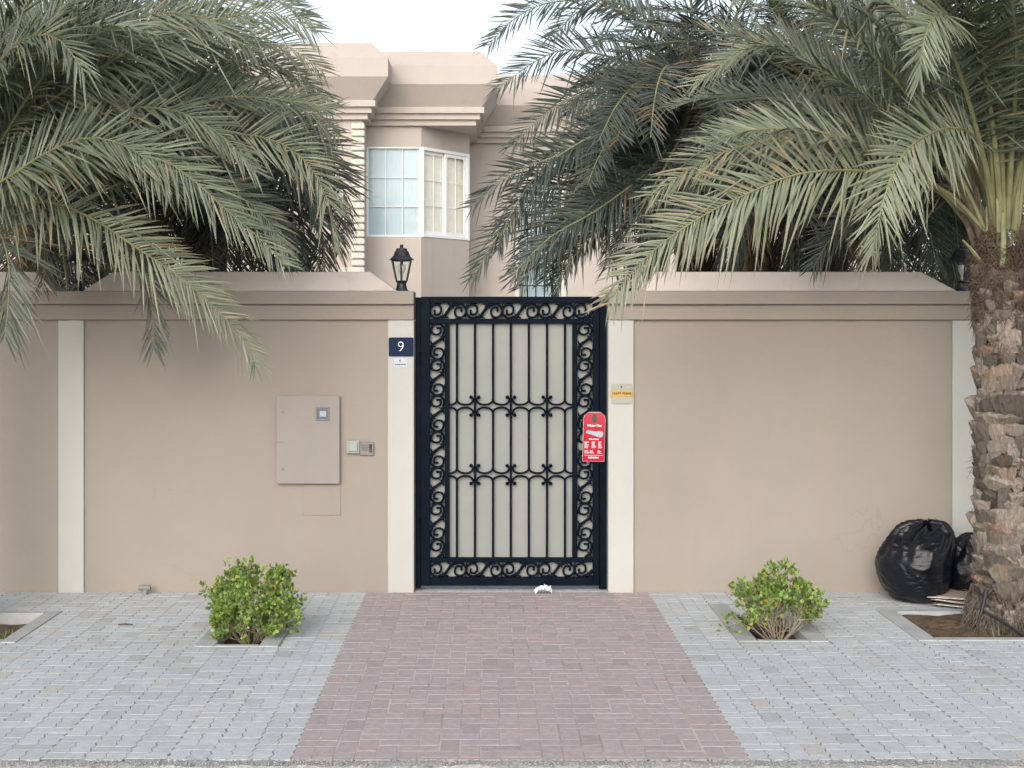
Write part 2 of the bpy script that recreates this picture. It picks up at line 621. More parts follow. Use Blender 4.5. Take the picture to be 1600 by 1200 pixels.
def clip_half(poly, axis, val, keep_less):
    out = []
    n = len(poly)
    for i in range(n):
        a, b = poly[i], poly[(i + 1) % n]
        ia = a[axis] <= val if keep_less else a[axis] >= val
        ib = b[axis] <= val if keep_less else b[axis] >= val
        if ia:
            out.append(a)
        if ia != ib:
            t = (val - a[axis]) / (b[axis] - a[axis])
            q = [a[0] + t * (b[0] - a[0]), a[1] + t * (b[1] - a[1])]
            q[axis] = val
            out.append(tuple(q))
    return out


def clip_rect(poly, x0, x1, y0, y1):
    for ax, v, less in ((0, x0, False), (0, x1, True), (1, y0, False), (1, y1, True)):
        if len(poly) < 3:
            return []
        poly = clip_half(poly, ax, v, less)
    return poly if len(poly) >= 3 else []


def area(p):
    return abs(sum(p[i][0] * p[(i + 1) % len(p)][1] - p[(i + 1) % len(p)][0] * p[i][1] for i in range(len(p)))) / 2


def minus_rect(poly, rc):
    x0, x1, y0, y1 = rc
    xs = [p[0] for p in poly]
    ys = [p[1] for p in poly]
    if max(xs) <= x0 or min(xs) >= x1 or max(ys) <= y0 or min(ys) >= y1:
        return [poly]
    big = 100
    res = [clip_rect(poly, -big, x0, -big, big), clip_rect(poly, x1, big, -big, big),
           clip_rect(poly, x0, x1, -big, y0), clip_rect(poly, x0, x1, y1, big)]
    return [q for q in res if len(q) >= 3 and area(q) > 0.0012]


# ------------------------------------------------------------------ ground, road, kerb
EDGE_Y = -4.46
b = MB()
b.poly([(-400, -400, -0.16), (400, -400, -0.16), (400, 400, -0.16), (-400, 400, -0.16)])
tag(b.build('ground', M['sand']), kind='structure')
b = MB()
b.poly([(-200, -14, -0.15), (200, -14, -0.15), (200, -4.62, -0.15), (-200, -4.62, -0.15)])
tag(b.build('road', M['asphalt']), kind='structure')
b = MB()
rng = random.Random(3)
nx = 420
xs = [-9 + 18 * i / nx for i in range(nx + 1)]
prof_k = [(EDGE_Y - 0.003, -0.10), (EDGE_Y - 0.004, -0.004), (EDGE_Y - 0.05, -0.002), (EDGE_Y - 0.09, -0.006), (EDGE_Y - 0.118, -0.03), (EDGE_Y - 0.13, -0.155)]
for i, x in enumerate(xs):
    for j, (y, z) in enumerate(prof_k):
        a = 0 if j == 0 else 1
        b.v.append((x, y + a * rng.uniform(-0.004, 0.004), z + a * 0.010 * noise.noise(Vector((x * 9, y * 30, 0))) + a * rng.uniform(-0.003, 0.002)))
for i in range(nx):
    for j in range(len(prof_k) - 1):
        q = i * len(prof_k) + j
        b.face((q, q + 1, q + len(prof_k) + 1, q + len(prof_k)))
kerb = tag(b.build('kerb', M['kerb'], smooth=True), kind='structure')
g = MB()
for i in range(2600):
    x, y = rng.uniform(-2.6, 2.9), EDGE_Y - rng.uniform(0.0, 0.15) ** 1.0
    s = rng.uniform(0.002, 0.007)
    z = -0.001 if y > EDGE_Y - 0.10 else -0.05
    g.lathe([(s * 0.6, -s * 0.4), (s, 0.1 * s), (s * 0.5, s * 0.7)], (x, y, z), 5, rng.uniform(0, 6))
tag(g.build('kerb_grit', M['kerb'], kerb), kind='stuff')

PATH_X0, PATH_X1 = -0.94, 1.255
# tree pits in the pavement: outer rectangle x0, x1, y0 (towards the road), y1; rims left/right and front/back
PITS = {
    'bush_left': (-1.90, -1.35, -1.98, -0.68, 0.13, 0.055),
    'bush_right': (1.65, 2.25, -1.83, -0.53, 0.13, 0.055),
    'palm_left': (-4.55, -3.09, -1.86, -0.78, 0.11, 0.10),
    'palm_right': (2.84, 4.30, -1.80, -0.73, 0.13, 0.09),
}


def bed_with_holes(name, x0, x1, y0, y1, holes, mat):
    b = MB()
    xs_ = sorted({x0, x1} | {h[0] for h in holes} | {h[1] for h in holes})
    ys_ = sorted({y0, y1} | {h[2] for h in holes} | {h[3] for h in holes})
    xs_ = [v for v in xs_ if x0 <= v <= x1]
    ys_ = [v for v in ys_ if y0 <= v <= y1]
    for xa, xb in zip(xs_, xs_[1:]):
        for ya, yb in zip(ys_, ys_[1:]):
            cx, cy = (xa + xb) / 2, (ya + yb) / 2
            if any(h[0] < cx < h[1] and h[2] < cy < h[3] for h in holes):
                continue
            b.poly([(xa, ya, -0.0017), (xb, ya, -0.0017), (xb, yb, -0.0017), (xa, yb, -0.0017)])
    return tag(b.build(name, mat), kind='structure')


def in_view(c, m=30):
    k = CAM_D / (CAM_D + c[1])
    px = 761.5 + c[0] * PPM * k
    py = 512 + CAM_H * PPM * k
    return -m < px < 1600 + m and py < 1200 + m


def lay(parent, pieces, mat, name, rng, limit=296, jz=0.0008, joint=0.0):
    """lay paving units (outlines): the nearest ones in view as parts, the rest joined"""
    def cen(p):
        return (sum(q[0] for q in p) / len(p), sum(q[1] for q in p) / len(p))
    pcs = [(cen(p), p) for p in pieces]
    vis = [q for q in pcs if in_view(q[0])]
    vis.sort(key=lambda q: (q[0][1] + CAM_D) ** 2 / max(area(q[1]), 1e-4))
    singles = vis[:limit]
    ids = {id(q[1]) for q in singles}
    cache = {}

    def place(b, c, p, local):
        ox, oy = (c if local else (0, 0))
        b.prism([(x - ox, y - oy) for x, y in p], -0.05, 0.0, bev=0.0009)

    for c, p in singles:
        key = tuple((round(x - c[0], 3), round(y - c[1], 3)) for x, y in p)
        if key not in cache:
            b = MB()
            place(b, c, p, True)
            cache[key] = b.mesh(name, mat)
        o = link(name, cache[key], parent)
        o.location = (c[0] + rng.uniform(-0.001, 0.001), c[1] + rng.uniform(-0.001, 0.001), rng.uniform(-jz, jz * 0.6))
        o.rotation_euler = (rng.gauss(0, 0.002), rng.gauss(0, 0.002), rng.gauss(0, 0.006))
    rest = [q for q in pcs if id(q[1]) not in ids]
    if rest:
        b = MB()
        rv = []
        for c, p in rest:
            n0 = len(b.v)
            place(b, c, p, False)
            dz = rng.uniform(-jz, jz * 0.6)
            tx, ty = rng.gauss(0, 0.002), rng.gauss(0, 0.002)
            for i in range(n0, len(b.v)):
                x, y, z = b.v[i]
                b.v[i] = (x, y, z + dz + (x - c[0]) * tx + (y - c[1]) * ty)
            rv += [rng.random()] * (len(b.v) - n0)
        o = b.build(name + '_field', mat, parent, recalc=False)
        att = o.data.attributes.new('rnd', 'FLOAT', 'POINT')
        att.data.foreach_set('value', rv)
        tag(o, kind='stuff')


ZA = 0.0075


def zig(x, y0, y1, up=True):
    """zigzag edge along y at x"""
    n = 4 if (y1 - y0) < 0.15 else 8
    pts = []
    for i in range(n + 1):
        s = (0, 1, 0, -1)[i % 4] if n == 4 else (0, 1, 0, -1, 0, 1, 0, -1, 0)[i]
        pts.append((x + ZA * s, y0 + (y1 - y0) * i / n))
    return pts if up else pts[::-1]


def grey_outline(xa, xb, ya, yb, g=0.0028):
    r_ = zig(xb - g, ya + g, yb - g, True)
    l_ = zig(xa + g, ya + g, yb - g, False)
    return r_ + l_


def grey_field(x_start, direction, ncol, y0, y1, holes):
    res = []
    for c in range(ncol):
        xa = x_start + direction * 0.2 * c
        xb = xa + direction * 0.2
        xa, xb = min(xa, xb), max(xa, xb)
        y = y1 + 0.3 - (0.15 if c % 2 else 0.0) - (0.04 if c % 3 == 1 else 0)
        while y > y0 - 0.05:
            units = [grey_outline(xa, xb, y - 0.1, y)]
            xm = (xa + xb) / 2
            units += [grey_outline(xa, xm, y - 0.3, y - 0.1), grey_outline(xm, xb, y - 0.3, y - 0.1)]
            for u in units:
                u = clip_rect(u, -100, 100, y0, y1 - 0.002)
                if len(u) < 3 or area(u) < 0.0012:
                    continue
                parts = [u]
                for h in holes:
                    parts = [q for p in parts for q in minus_rect(p, h)]
                res += parts
            y -= 0.3
    return res


rng = random.Random(11)
holesL = [PITS['bush_left'][:4], PITS['palm_left'][:4]]
holesR = [PITS['bush_right'][:4], PITS['palm_right'][:4]]
pavL = bed_with_holes('pavement', -7.0, PATH_X0, EDGE_Y, 0.35, holesL, M['bed'])
lay(pavL, grey_field(PATH_X0, -1, 30, EDGE_Y, 0.0, holesL), M['grey'], 'paver', rng)
pavR = bed_with_holes('pavement', PATH_X1, 7.2, EDGE_Y, 0.35, holesR, M['bed'])
lay(pavR, grey_field(PATH_X1, 1, 29, EDGE_Y, 0.0, holesR), M['grey'], 'paver', rng)

# red block path to the gate: 200 mm borders of one stretcher and two headers in turn, a header column, herringbone field
path = bed_with_holes('path', PATH_X0, PATH_X1, EDGE_Y, 0.35, [], M['bedred'])
GJ = 0.0035


def rect(xa, xb, ya, yb, g=GJ):
    return [(xa + g, ya + g), (xb - g, ya + g), (xb - g, yb - g), (xa + g, yb - g)]


border, field = [], []
for xa in (PATH_X0, PATH_X1 - 0.2):
    y = 0.06
    while y > EDGE_Y - 0.1:
        for u in (rect(xa, xa + 0.2, y - 0.1, y), rect(xa, xa + 0.1, y - 0.3, y - 0.1, 0.0055), rect(xa + 0.1, xa + 0.2, y - 0.3, y - 0.1, 0.0055)):
            u = clip_rect(u, -9, 9, EDGE_Y, -0.003)
            if len(u) >= 3 and area(u) > 0.001:
                border.append(u)
        y -= 0.3
y = 0.05
while y > EDGE_Y - 0.2:
    u = clip_rect(rect(PATH_X0 + 0.2, PATH_X0 + 0.302, y - 0.2, y), -9, 9, EDGE_Y, -0.003)
    if len(u) >= 3 and area(u) > 0.001:
        border.append(u)
    y -= 0.2
FX0, FX1 = PATH_X0 + 0.302, PATH_X1 - 0.2
W = 0.1005
for i in range(-3, 20):
    for j in range(-3, 48):
        mm_ = (i - j) % 4
        x, y = FX0 + i * W, -j * W
        if mm_ == 0:
            u = rect(x, x + 2 * W, y - W, y, 0.0042)
        elif mm_ == 3:
            u = rect(x, x + W, y - 2 * W, y, 0.0042)
        else:
            continue
        u = clip_rect(u, FX0 + 0.002, FX1 - 0.004, EDGE_Y, -0.004)
        if len(u) >= 3 and area(u) > 0.001:
            field.append(u)
rng = random.Random(5)
lay(path, field + border, M['red'], 'paving_brick', rng, jz=0.0009)

# grey paving behind the gate, seen through the gap under it
court = bed_with_holes('courtyard', -0.62, 1.0, 0.351, 3.0, [], M['bed'])
b = MB()
pcs = []
for i in range(-3, 6):
    for j in range(0, 6):
        u = clip_rect(rect(i * 0.2 + (0.1 if j % 2 else 0), i * 0.2 + 0.2 + (0.1 if j % 2 else 0), 0.004 + j * 0.1, 0.104 + j * 0.1), -0.56, 0.94, 0.004, 0.7)
        if len(u) >= 3 and area(u) > 0.001:
            pcs.append(u)
lay(court, pcs, M['grey'], 'paver', rng)
b = MB()
b.poly([(-40, 0.4, -0.05), (40, 0.4, -0.05), (40, 60, -0.05), (-40, 60, -0.05)])
tag(b.build('garden_floor', M['courtfloor']), kind='structure')

# ------------------------------------------------------------------ tree pits
PIT_LABEL = {
    'bush_left': 'narrow concrete tree pit holding the leafy bush left of the gate',
    'bush_right': 'narrow concrete tree pit holding the twiggy bush right of the gate',
    'palm_left': 'wide concrete tree pit with a grey weed at the left picture edge',
    'palm_right': 'wide concrete tree pit round the foot of the palm trunk',
}
for key, (x0, x1, y0, y1, rs, rf) in PITS.items():
    t = thing('tree_pit', PIT_LABEL[key], 'tree pit', ((x0 + x1) / 2, (y0 + y1) / 2, 0), 'tree pits in the pavement')
    cx, cy = (x0 + x1) / 2, (y0 + y1) / 2
    e = 0.004
    for xa, xb, ya, yb in ((x0 + e, x0 + rs, y0 + e, y1 - e), (x1 - rs, x1 - e, y0 + e, y1 - e), (x0 + rs + .001, x1 - rs - .001, y0 + e, y0 + rf), (x0 + rs + .001, x1 - rs - .001, y1 - rf, y1 - e)):
        b = MB()
        b.box((xa - cx, ya - cy, -0.16), (xb - cx, yb - cy, 0.006), 0.004)
        b.build('rim', M['concrete'], t)
    b = MB()
    n, mrows = 28, 40
    wx, wy = (x1 - x0 - 2 * rs), (y1 - y0 - 2 * rf)
    for i in range(n + 1):
        for j in range(mrows + 1):
            x = x0 + rs - 0.004 - cx + (wx + 0.008) * i / n
            yy = y0 + rf - 0.004 - cy + (wy + 0.008) * j / mrows
            z = -0.070 + 0.03 * noise.noise(Vector((x * 4, yy * 4, x0))) + 0.012 * noise.noise(Vector((x * 17, yy * 17, x0)))
            if key == 'palm_right':
                d = math.hypot(x + cx - 3.60, yy + cy + 1.26)
                z += 0.085 * math.exp(-(d / 0.33) ** 2) + 0.045 * max(0, yy / 0.4) + 0.02 * max(0, -yy / 0.4)
            b.v.append((x, yy, z))
    for i in range(n):
        for j in range(mrows):
            q = i * (mrows + 1) + j
            b.face((q, q + mrows + 1, q + mrows + 2, q + 1))
    b.build('soil', M['soil'], t, smooth=True)
    # litter on the soil
    g = MB()
    rr = random.Random(hash(key) % 1000 if False else len(key) * 7)
    for i in range(170):
        x = rr.uniform(-wx / 2, wx / 2)
        yy = rr.uniform(-wy / 2, wy / 2)
        a = rr.uniform(0, 6.3)
        l = rr.uniform(0.008, 0.03)
        z = -0.075 + rr.uniform(-.01, .02) + (0.03 if key == 'palm_right' else 0)
        d = Vector((math.cos(a) * l, math.sin(a) * l, rr.uniform(-.3, .3) * l))
        s = Vector((-math.sin(a), math.cos(a), 0.3)) * l * 0.3
        c = Vector((x, yy, z))
        g.poly([c - d, c + s, c + d, c - s])
    tag(g.build('leaf_litter', M['dryleaf'], t, recalc=False), kind='stuff')

# ------------------------------------------------------------------ boundary wall
TH = 0.22      # wall thickness behind its front face


def zpx(py):
    return CAM_H + (512 - py) / PPM


Z_BAND2, Z_BAND1, Z_CAP, Z_RIDGE = zpx(500), zpx(476), zpx(455), zpx(424)


def wpx(px):
    return (px - 761.5) / PPM


def build_wall(label, xa, xb, pillars, copings, gate_side):
    t = thing('boundary_wall', label, 'wall', ((xa + xb) / 2, TH / 2, 0), 'tan boundary walls either side of the gate')
    ox, oy = (xa + xb) / 2, TH / 2

    def fr(x, y, z):
        return (x - ox, y - oy, z)
    # panels between pillars
    edges = [xa] + [p for pr in sorted(pillars) for p in pr] + [xb]
    for k in range(0, len(edges), 2):
        a, c = edges[k], edges[k + 1]
        if c - a < 0.02:
            continue
        b = MB()
        b.box((a - 0.001, 0.0, -0.12), (c + 0.001, TH, Z_BAND2), 0, fr)
        b.build('panel', M['tan'], t)
    for a, c in pillars:
        b = MB()
        b.box((a, -0.022, -0.12), (c, TH + 0.02, Z_BAND2 - 0.002), 0.005, fr)
        b.build('pillar', M['cream'], t)
    b = MB()
    b.box((xa, -0.035, Z_BAND2 + 0.001), (xb, TH + 0.035, Z_BAND1 - 0.001), 0.005, fr)
    b.build('cornice_band', M['tan'], t)
    b = MB()
    b.box((xa, -0.070, Z_BAND1 + 0.001), (xb, TH + 0.07, Z_CAP), 0.006, fr)
    b.build('cap_band', M['tan'], t)
    for ca in copings:
        b = MB()
        y0, y1 = -0.055, TH + 0.055
        a, c, sl, sr = ca
        pts = [(a, y0, Z_CAP + 0.001), (c, y0, Z_CAP + 0.001), (c, y1, Z_CAP + 0.001), (a, y1, Z_CAP + 0.001),
               (a + sl, y0 + 0.145, Z_RIDGE), (c - sr, y0 + 0.145, Z_RIDGE), (c - sr, y1 - 0.145, Z_RIDGE), (a + sl, y1 - 0.145, Z_RIDGE)]
        b.v = [fr(*p) for p in pts]
        for q in ((0, 1, 5, 4), (1, 2, 6, 5), (2, 3, 7, 6), (3, 0, 4, 7), (4, 5, 6, 7), (3, 2, 1, 0)):
            b.face(q)
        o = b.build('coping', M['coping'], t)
        bv = o.modifiers.new('soft_edge', 'BEVEL')
        bv.width = 0.007
        bv.segments = 2
    return t


GX0, GX1 = wpx(648.5), wpx(948.5)
build_wall('tan rendered boundary wall left of the gate carrying the meter box and house number', -7.6, GX0 - 0.008,
           [(wpx(-440), wpx(-400)), (wpx(92), wpx(132)), (wpx(606), GX0 - 0.008)],
           [(wpx(-400), wpx(89), 0.2, 0.2), (wpx(132), wpx(621), 0.2, 0.22)], 1)
build_wall('tan rendered boundary wall right of the gate behind the black rubbish bags', GX1 + 0.008, 7.6,
           [(GX1 + 0.008, wpx(990)), (wpx(1487), wpx(1527)), (wpx(2020), wpx(2060))],
           [(wpx(1003), wpx(1492), 0.125, 0.24), (wpx(1530), wpx(2020), 0.2, 0.2)], -1)

# ------------------------------------------------------------------ gate
GY = 0.055      # front face of the gate leaf
gate = thing('gate', 'black wrought iron garden gate with scroll borders and a pale sheet behind', 'gate', (wpx(798), GY, 0))


def gfr(x, y, z):
    return (x - wpx(798), y - GY, z)


kG = (CAM_D + GY) / CAM_D


def gx(px):
    return (px - 761.5) * kG / PPM


def gz(py):
    return CAM_H - (py - 512) * kG / PPM


def gbar(name, x0, x1, z0, z1, y0, y1, bv=0.003):
    b = MB()
    b.box((x0, y0, z0), (x1, y1, z1), bv, gfr)
    return b.build(name, M['gate'], gate)


gbar('post', gx(648.5) + .002, gx(657.5), gz(919.5), gz(464.5), GY + 0.012, GY + 0.06)
gbar('post', gx(936.5), gx(948) - .002, gz(921), gz(464.5), GY + 0.012, GY + 0.06)
gbar('stile', gx(658), gx(672), gz(914.5), gz(463.5), GY - 0.02, GY + 0.03)
gbar('stile', gx(926), gx(936), gz(914.5), gz(463.5), GY - 0.02, GY + 0.03)
gbar('rail', gx(672) + .001, gx(926) - .001, gz(473.6), gz(463.5), GY - 0.019, GY + 0.029)
gbar('rail', gx(672) + .001, gx(926) - .001, gz(914.5), gz(901.5), GY - 0.019, GY + 0.029)
gbar('rail', gx(672) + .001, gx(926) - .001, gz(505.5), gz(498), GY - 0.013, GY + 0.022)
gbar('rail', gx(672) + .001, gx(926) - .001, gz(878.5), gz(871), GY - 0.013, GY + 0.022)
gbar('stile', gx(695), gx(702.5), gz(871) + .001, gz(505.5) - .001, GY - 0.013, GY + 0.022)
gbar('stile', gx(894), gx(902), gz(871) + .001, gz(505.5) - .001, GY - 0.013, GY + 0.022)
b = MB()
b.box((gx(667), GY + 0.032, gz(909)), (gx(931), GY + 0.036, gz(469)), 0, gfr)
b.build('backing_sheet', M['sheet'], gate)
BARS = [713.8, 742.2, 770.2, 798.2, 826.4, 854.6, 882.6]
RB = 0.0088
ZT, ZB = gz(505.5), gz(871)
ROWS = [gz(634.5), gz(741.5)]
VG, AG = 0.044, 0.0105       # half gap at a split bar, half gap at the arcs
for i, px in enumerate(BARS):
    x = gx(px) + random.Random(i).uniform(-.001, .001)
    if i % 2 == 1:
        b = MB()
        b.tube([gfr(x, GY, ZT), gfr(x + .0005, GY, (ZT + ZB) / 2), gfr(x, GY, ZB)], RB, 8)
        b.build('bar', M['gate'], gate, smooth=True)
    else:
        for za, zb in ((ZT, ROWS[0] + VG), (ROWS[0] - VG, ROWS[1] + VG), (ROWS[1] - VG, ZB)):
            b = MB()
            b.tube([gfr(x, GY, za), gfr(x, GY, (za + zb) / 2), gfr(x, GY, zb)], RB, 8)
            b.build('bar', M['gate'], gate, smooth=True)
SP = (BARS[1] - BARS[0]) / PPM
for zc in ROWS:
    for i in range(0, 7, 2):
        for up in (1, -1):
            for sd in (1, -1):
                x = gx(BARS[i])
                edge = (i == 0 and sd < 0) or (i == 6 and sd > 0)
                b = MB()
                pts = []
                if edge:
                    wdt = (x - gx(702.5)) if sd < 0 else (gx(894) - x)
                    for k in range(7):
                        a = k / 6 * math.pi / 2
                        pts.append((x + sd * wdt * (1 - math.cos(a)), zc + up * (AG + (VG + 0.004 - AG) * (1 - math.sin(a)))))
                else:
                    wdt = SP
                    for k in range(13):
                        s = k / 12
                        a = s * math.pi
                        # a shallow U from the split bar to the next straight bar
                        xx = x + sd * (wdt * 0.5 - wdt * 0.5 * math.cos(a) * (0.98 if s < .5 else 0.80))
                        zz = zc + up * (AG + (VG + 0.004 - AG) * (1 - math.sin(a)) * (1 if s < 0.5 else 1.1))
                        pts.append((xx, zz))
                b.tube([gfr(px_, GY - 0.001 * (1 + (sd > 0)), pz_) for px_, pz_ in pts], 0.0082, 8)
                if not edge:
                    # collar and ball end beside the straight bar
                    xl, zl = pts[-1]
                    b.tube([gfr(xl, GY - .002, zl), gfr(xl + sd * 0.008, GY - .002, zl + up * 0.008)], [0.007, 0.006], 8)
                    xb_, zb_ = x + sd * (wdt - 0.030), zc + up * (VG + 0.026)
                    b.tube([gfr(xl + sd * 0.006, GY - .003, zl + up * 0.002), gfr(xb_, GY - .004, zb_)], [0.007, 0.006], 8)
                    b.lathe([(0.002, -0.015), (0.0105, -0.0105), (0.015, 0), (0.0105, 0.0105), (0.002, 0.015)], gfr(xb_, GY - .004, zb_), 8)
                b.build('arch_bar', M['gate'], gate, smooth=True)


def scroll_mesh(whole):
    """cast S-scroll of the border: u along the band, v across it; whole = both curls, else the one at u = 0"""
    b = MB()
    PIT = 0.180

    def half(P, full):
        pts, rad = [], []
        n = 36
        for k in range(n):
            q = k / (n - 1)
            a = R(-48) - q * R(500)
            r_ = 0.0520 - 0.008 * q if q < .52 else 0.0478 - 0.036 * ((q - .52) / .48) ** 0.8
            pts.append((r_ * math.cos(a) - .004 * q, r_ * math.sin(a) - .002 * q))
            rad.append(0.0092 - 0.0012 * q)
        b.tube([P(u, v) for u, v in pts], rad, 7)
        ul, vl = pts[-1]
        b.lathe([(0.002, -0.011), (0.009, -0.0017), (0.0108, 0), (0.009, 0.007), (0.002, 0.011)], P(ul, vl), 8)
        stem = [(0.030, -0.040), (0.048, -0.046), (0.064, -0.036), (0.078, -0.016), (0.090, 0.0)]
        b.tube([P(u, v, 0.001) for u, v in stem], [0.008, 0.0105, 0.0125, 0.0125, 0.0105], 7)
        # leaf spurs
        for pth, w in (([(0.064, -0.034), (0.078, -0.047), (0.096, -0.050)], .0085), ([(0.046, -0.042), (0.052, -0.026), (0.044, -0.014)], .0065),
                       ([(-0.030, -0.036), (-0.022, -0.026), (-0.012, -0.030)], .0065), ([(0.004, 0.050), (0.018, 0.056), (0.034, 0.054)], .007), ([(-0.046, 0.024), (-0.050, 0.042), (-0.042, 0.054)], .007)):
            m_ = len(pth)
            b.tube([P(u, v, 0.003) for u, v in pth], [w * (1 - 0.5 * k / (m_ - 1)) for k in range(m_)], 6)
    half(lambda u, v, o=0.0: (u, -0.002 + o, v), whole)
    if whole:
        half(lambda u, v, o=0.0: (PIT - u, -0.0025 + o, -v), True)
    return b.mesh('scroll', M['gate'], smooth=True, sharp=60)


SCR = [scroll_mesh(True), scroll_mesh(False)]


def place_scrolls(p0, p1, n, cx=None, cz=None, band=0.11):
    """n curls along the band from p0 to p1: pairs as S-scrolls, an odd one out at the end"""
    unit = (p1 - p0) / n
    s = abs(unit) / 0.1425
    sg = 1 if unit > 0 else -1
    i = 0
    while i < n:
        o = link('scroll', SCR[0 if i + 1 < n else 1], gate)
        c = p0 + sg * s * (0.0515 + 0.285 * (i // 2))
        o.scale = (s * sg, 1, band / 0.112)
        if cx is not None:
            o.rotation_euler = (0, R(-90), 0)
            o.location = gfr(cx, GY, c)
        else:
            o.location = gfr(c, GY, cz)
        i += 2


bandx = gx(695) - gx(672)
place_scrolls(gx(672), gx(926), 9, cz=(gz(473.6) + gz(498)) / 2, band=gz(473.6) - gz(498))
place_scrolls(gx(672), gx(926), 9, cz=(gz(878.5) + gz(901.5)) / 2, band=gz(878.5) - gz(901.5))
place_scrolls(ZT, ZB, 13, cx=(gx(672) + gx(695)) / 2, band=bandx)
place_scrolls(ZT, ZB, 13, cx=(gx(902) + gx(926)) / 2, band=bandx)
b = MB()
b.box((gx(932.5), GY - 0.026, gz(733)), (gx(936), GY - 0.0205, gz(722)), 0.002, gfr)
b.box((gx(929), GY - 0.023, gz(760)), (gx(935), GY - 0.0205, gz(690)), 0.002, gfr)
b.build('lock_plate', M['gate'], gate)
for pz in (560, 820):
    b = MB()
    b.lathe([(0.011, -0.05), (0.012, 0.05)], gfr(gx(657.8), GY + 0.004, gz(pz)), 8)
    b.build('hinge', M['gate'], gate)

# crumpled tissue on the ground before the gate
b = MB()
rt = random.Random(4)
tc_ = at(849, 914, -0.06)
nn = 12
for i in range(nn):
    for j in range(nn):
        u, v = i / (nn - 1) - .5, j / (nn - 1) - .5
        h = 0.045 * (1 - (2 * abs(u)) ** 2) * (0.5 + 0.5 * noise.noise(Vector((u * 5, v * 5, 3)))) + 0.035 * noise.noise(Vector((u * 9, v * 9, 7)))
        b.v.append((u * 0.13 + 0.02 * noise.noise(Vector((u * 6, v * 6, 1))), v * 0.08, max(0.002, h + 0.022)))
for i in range(nn - 1):
    for j in range(nn - 1):
        q = i * nn + j
        b.face((q, q + nn, q + nn + 1, q + 1))
o = b.build('tissue', M['tissue'])
o.location = (tc_.x, -0.08, 0.004)
tag(o, 'crumpled white tissue lying on the ground under the gate', 'litter')

# ------------------------------------------------------------------ things on the wall
def fwall(cx, cz, y):
    """frame on a wall face: u right, v up, out towards the street"""
    def f(u, v, o):
        return (cx + u, y - o, cz + v)
    return f


def lfr(u, v, o):
    return (u, -o, v)


# electricity meter cabinet
x0, x1, z0, z1 = wpx(433), wpx(531.5), zpx(755), zpx(618)
mb = thing('meter_cabinet', 'tan painted metal meter cabinet with a small square window', 'meter box', ((x0 + x1) / 2, 0, (z0 + z1) / 2))
hw, hh = (x1 - x0) / 2, (z1 - z0) / 2
b = MB()
b.box((-hw + .006, -0.03, -hh + .006), (hw - .006, 0.01, hh - .006), 0.002)
b.build('body', M['box'], mb)
b = MB()
b.box((-hw, -0.046, -hh), (hw, -0.031, hh), 0.003)
b.build('door', M['box'], mb)
wx_, wz_ = wpx(505) - (x0 + x1) / 2, zpx(646) - (z0 + z1) / 2
b = MB()
for q in ((-.052, .052, .040, .053), (-.052, .052, -.053, -.040), (-.052, -.040, -.040, .040), (.040, .052, -.040, .040)):
    b.box((wx_ + q[0], -0.054, wz_ + q[2]), (wx_ + q[1], -0.0465, wz_ + q[3]), 0.002)
b.build('window_frame', M['steel'], mb)
b = MB()
b.box((wx_ - .040, -0.049, wz_ - .040), (wx_ + .040, -0.0465, wz_ + .040), 0)
b.build('pane', simple('meter_glass', (0.10, 0.14, 0.17), 0.15, 0.2, 40), mb)
b = MB()
b.box((wx_ - .022, -0.0500, wz_ - .022), (wx_ + .028, -0.0492, wz_ + .022), 0)
b.build('meter_dial', M['greyprint'], mb)
for py in (642.5, 732):
    b = MB()
    zz = zpx(py) - (z0 + z1) / 2
    xx = wpx(443) - (x0 + x1) / 2
    b.box((xx - .014, -0.0485, zz - .016), (xx + .014, -0.0465, zz + .016), 0.001)
    b.cur = 1
    b.tube([(xx, -0.0488, zz), (xx, -0.056, zz)], 0.007, 8)
    b.build('latch', [M['box'], M['steel']], mb)
b = MB()
zz = zpx(690) - (z0 + z1) / 2
b.box((-hw - .006, -0.052, zz - .005), (-hw + .058, -0.0465, zz + .003), 0.001)
b.box((-hw - .008, -0.052, zz - .014), (-hw + .004, -0.030, zz + .016), 0.001)
b.build('hasp', M['box'], mb)
# flush cover below the cabinet
b = MB()
cx, cz = wpx(503), zpx(780)
b.box((wpx(473.5) - cx, -0.006, zpx(805) - cz), (wpx(532.5) - cx, 0.01, zpx(757) - cz), 0.002)
for sx in (-1, 1):
    b.tube([(sx * 0.135, -0.0065, -0.11), (sx * 0.135, -0.010, -0.11)], 0.004, 6)
o = b.build('cover_plate', M['tan'])
o.location = (cx, 0, cz)
tag(o, 'flush tan cover plate on the wall directly below the meter cabinet', 'cover')

# outdoor socket and intercom
so = thing('socket_box', 'pale green weatherproof socket box on the wall beside the intercom', 'socket', (wpx(552), 0, zpx(698)))
b = MB()
b.box((-.052, -.034, -.052), (.052, .005, .052), 0.006)
b.build('housing', M['plastic'], so)
b = MB()
b.box((-.038, -.046, -.036), (.038, -.0345, .038), 0.010)
b.build('lid', M['plastic'], so)
b = MB()
b.box((-.02, -.030, .053), (.02, -.012, .060), 0.002)
b.build('hinge', M['plastic'], so)
ic = thing('intercom', 'grey steel intercom panel with speaker grille and call button', 'intercom', (wpx(573.3), 0, zpx(701)))
b = MB()
b.box((-.055, -.018, -.053), (.055, .005, .053), 0.003)
b.build('panel', M['steel'], ic)
b = MB()
for k in range(9):
    z = .034 - k * .0055
    b.box((-.040, -.0200, z - .0017), (.009, -.0185, z + .0017), 0)
b.build('speaker_grille', simple('grille_grey', (0.13, 0.12, 0.12), 0.6, 0.2, 60), ic)
b = MB()
b.box((.017, -.022, .002), (.041, -.0185, .036), 0.002)
b.build('camera_window', M['blackp'], ic)
b = MB()
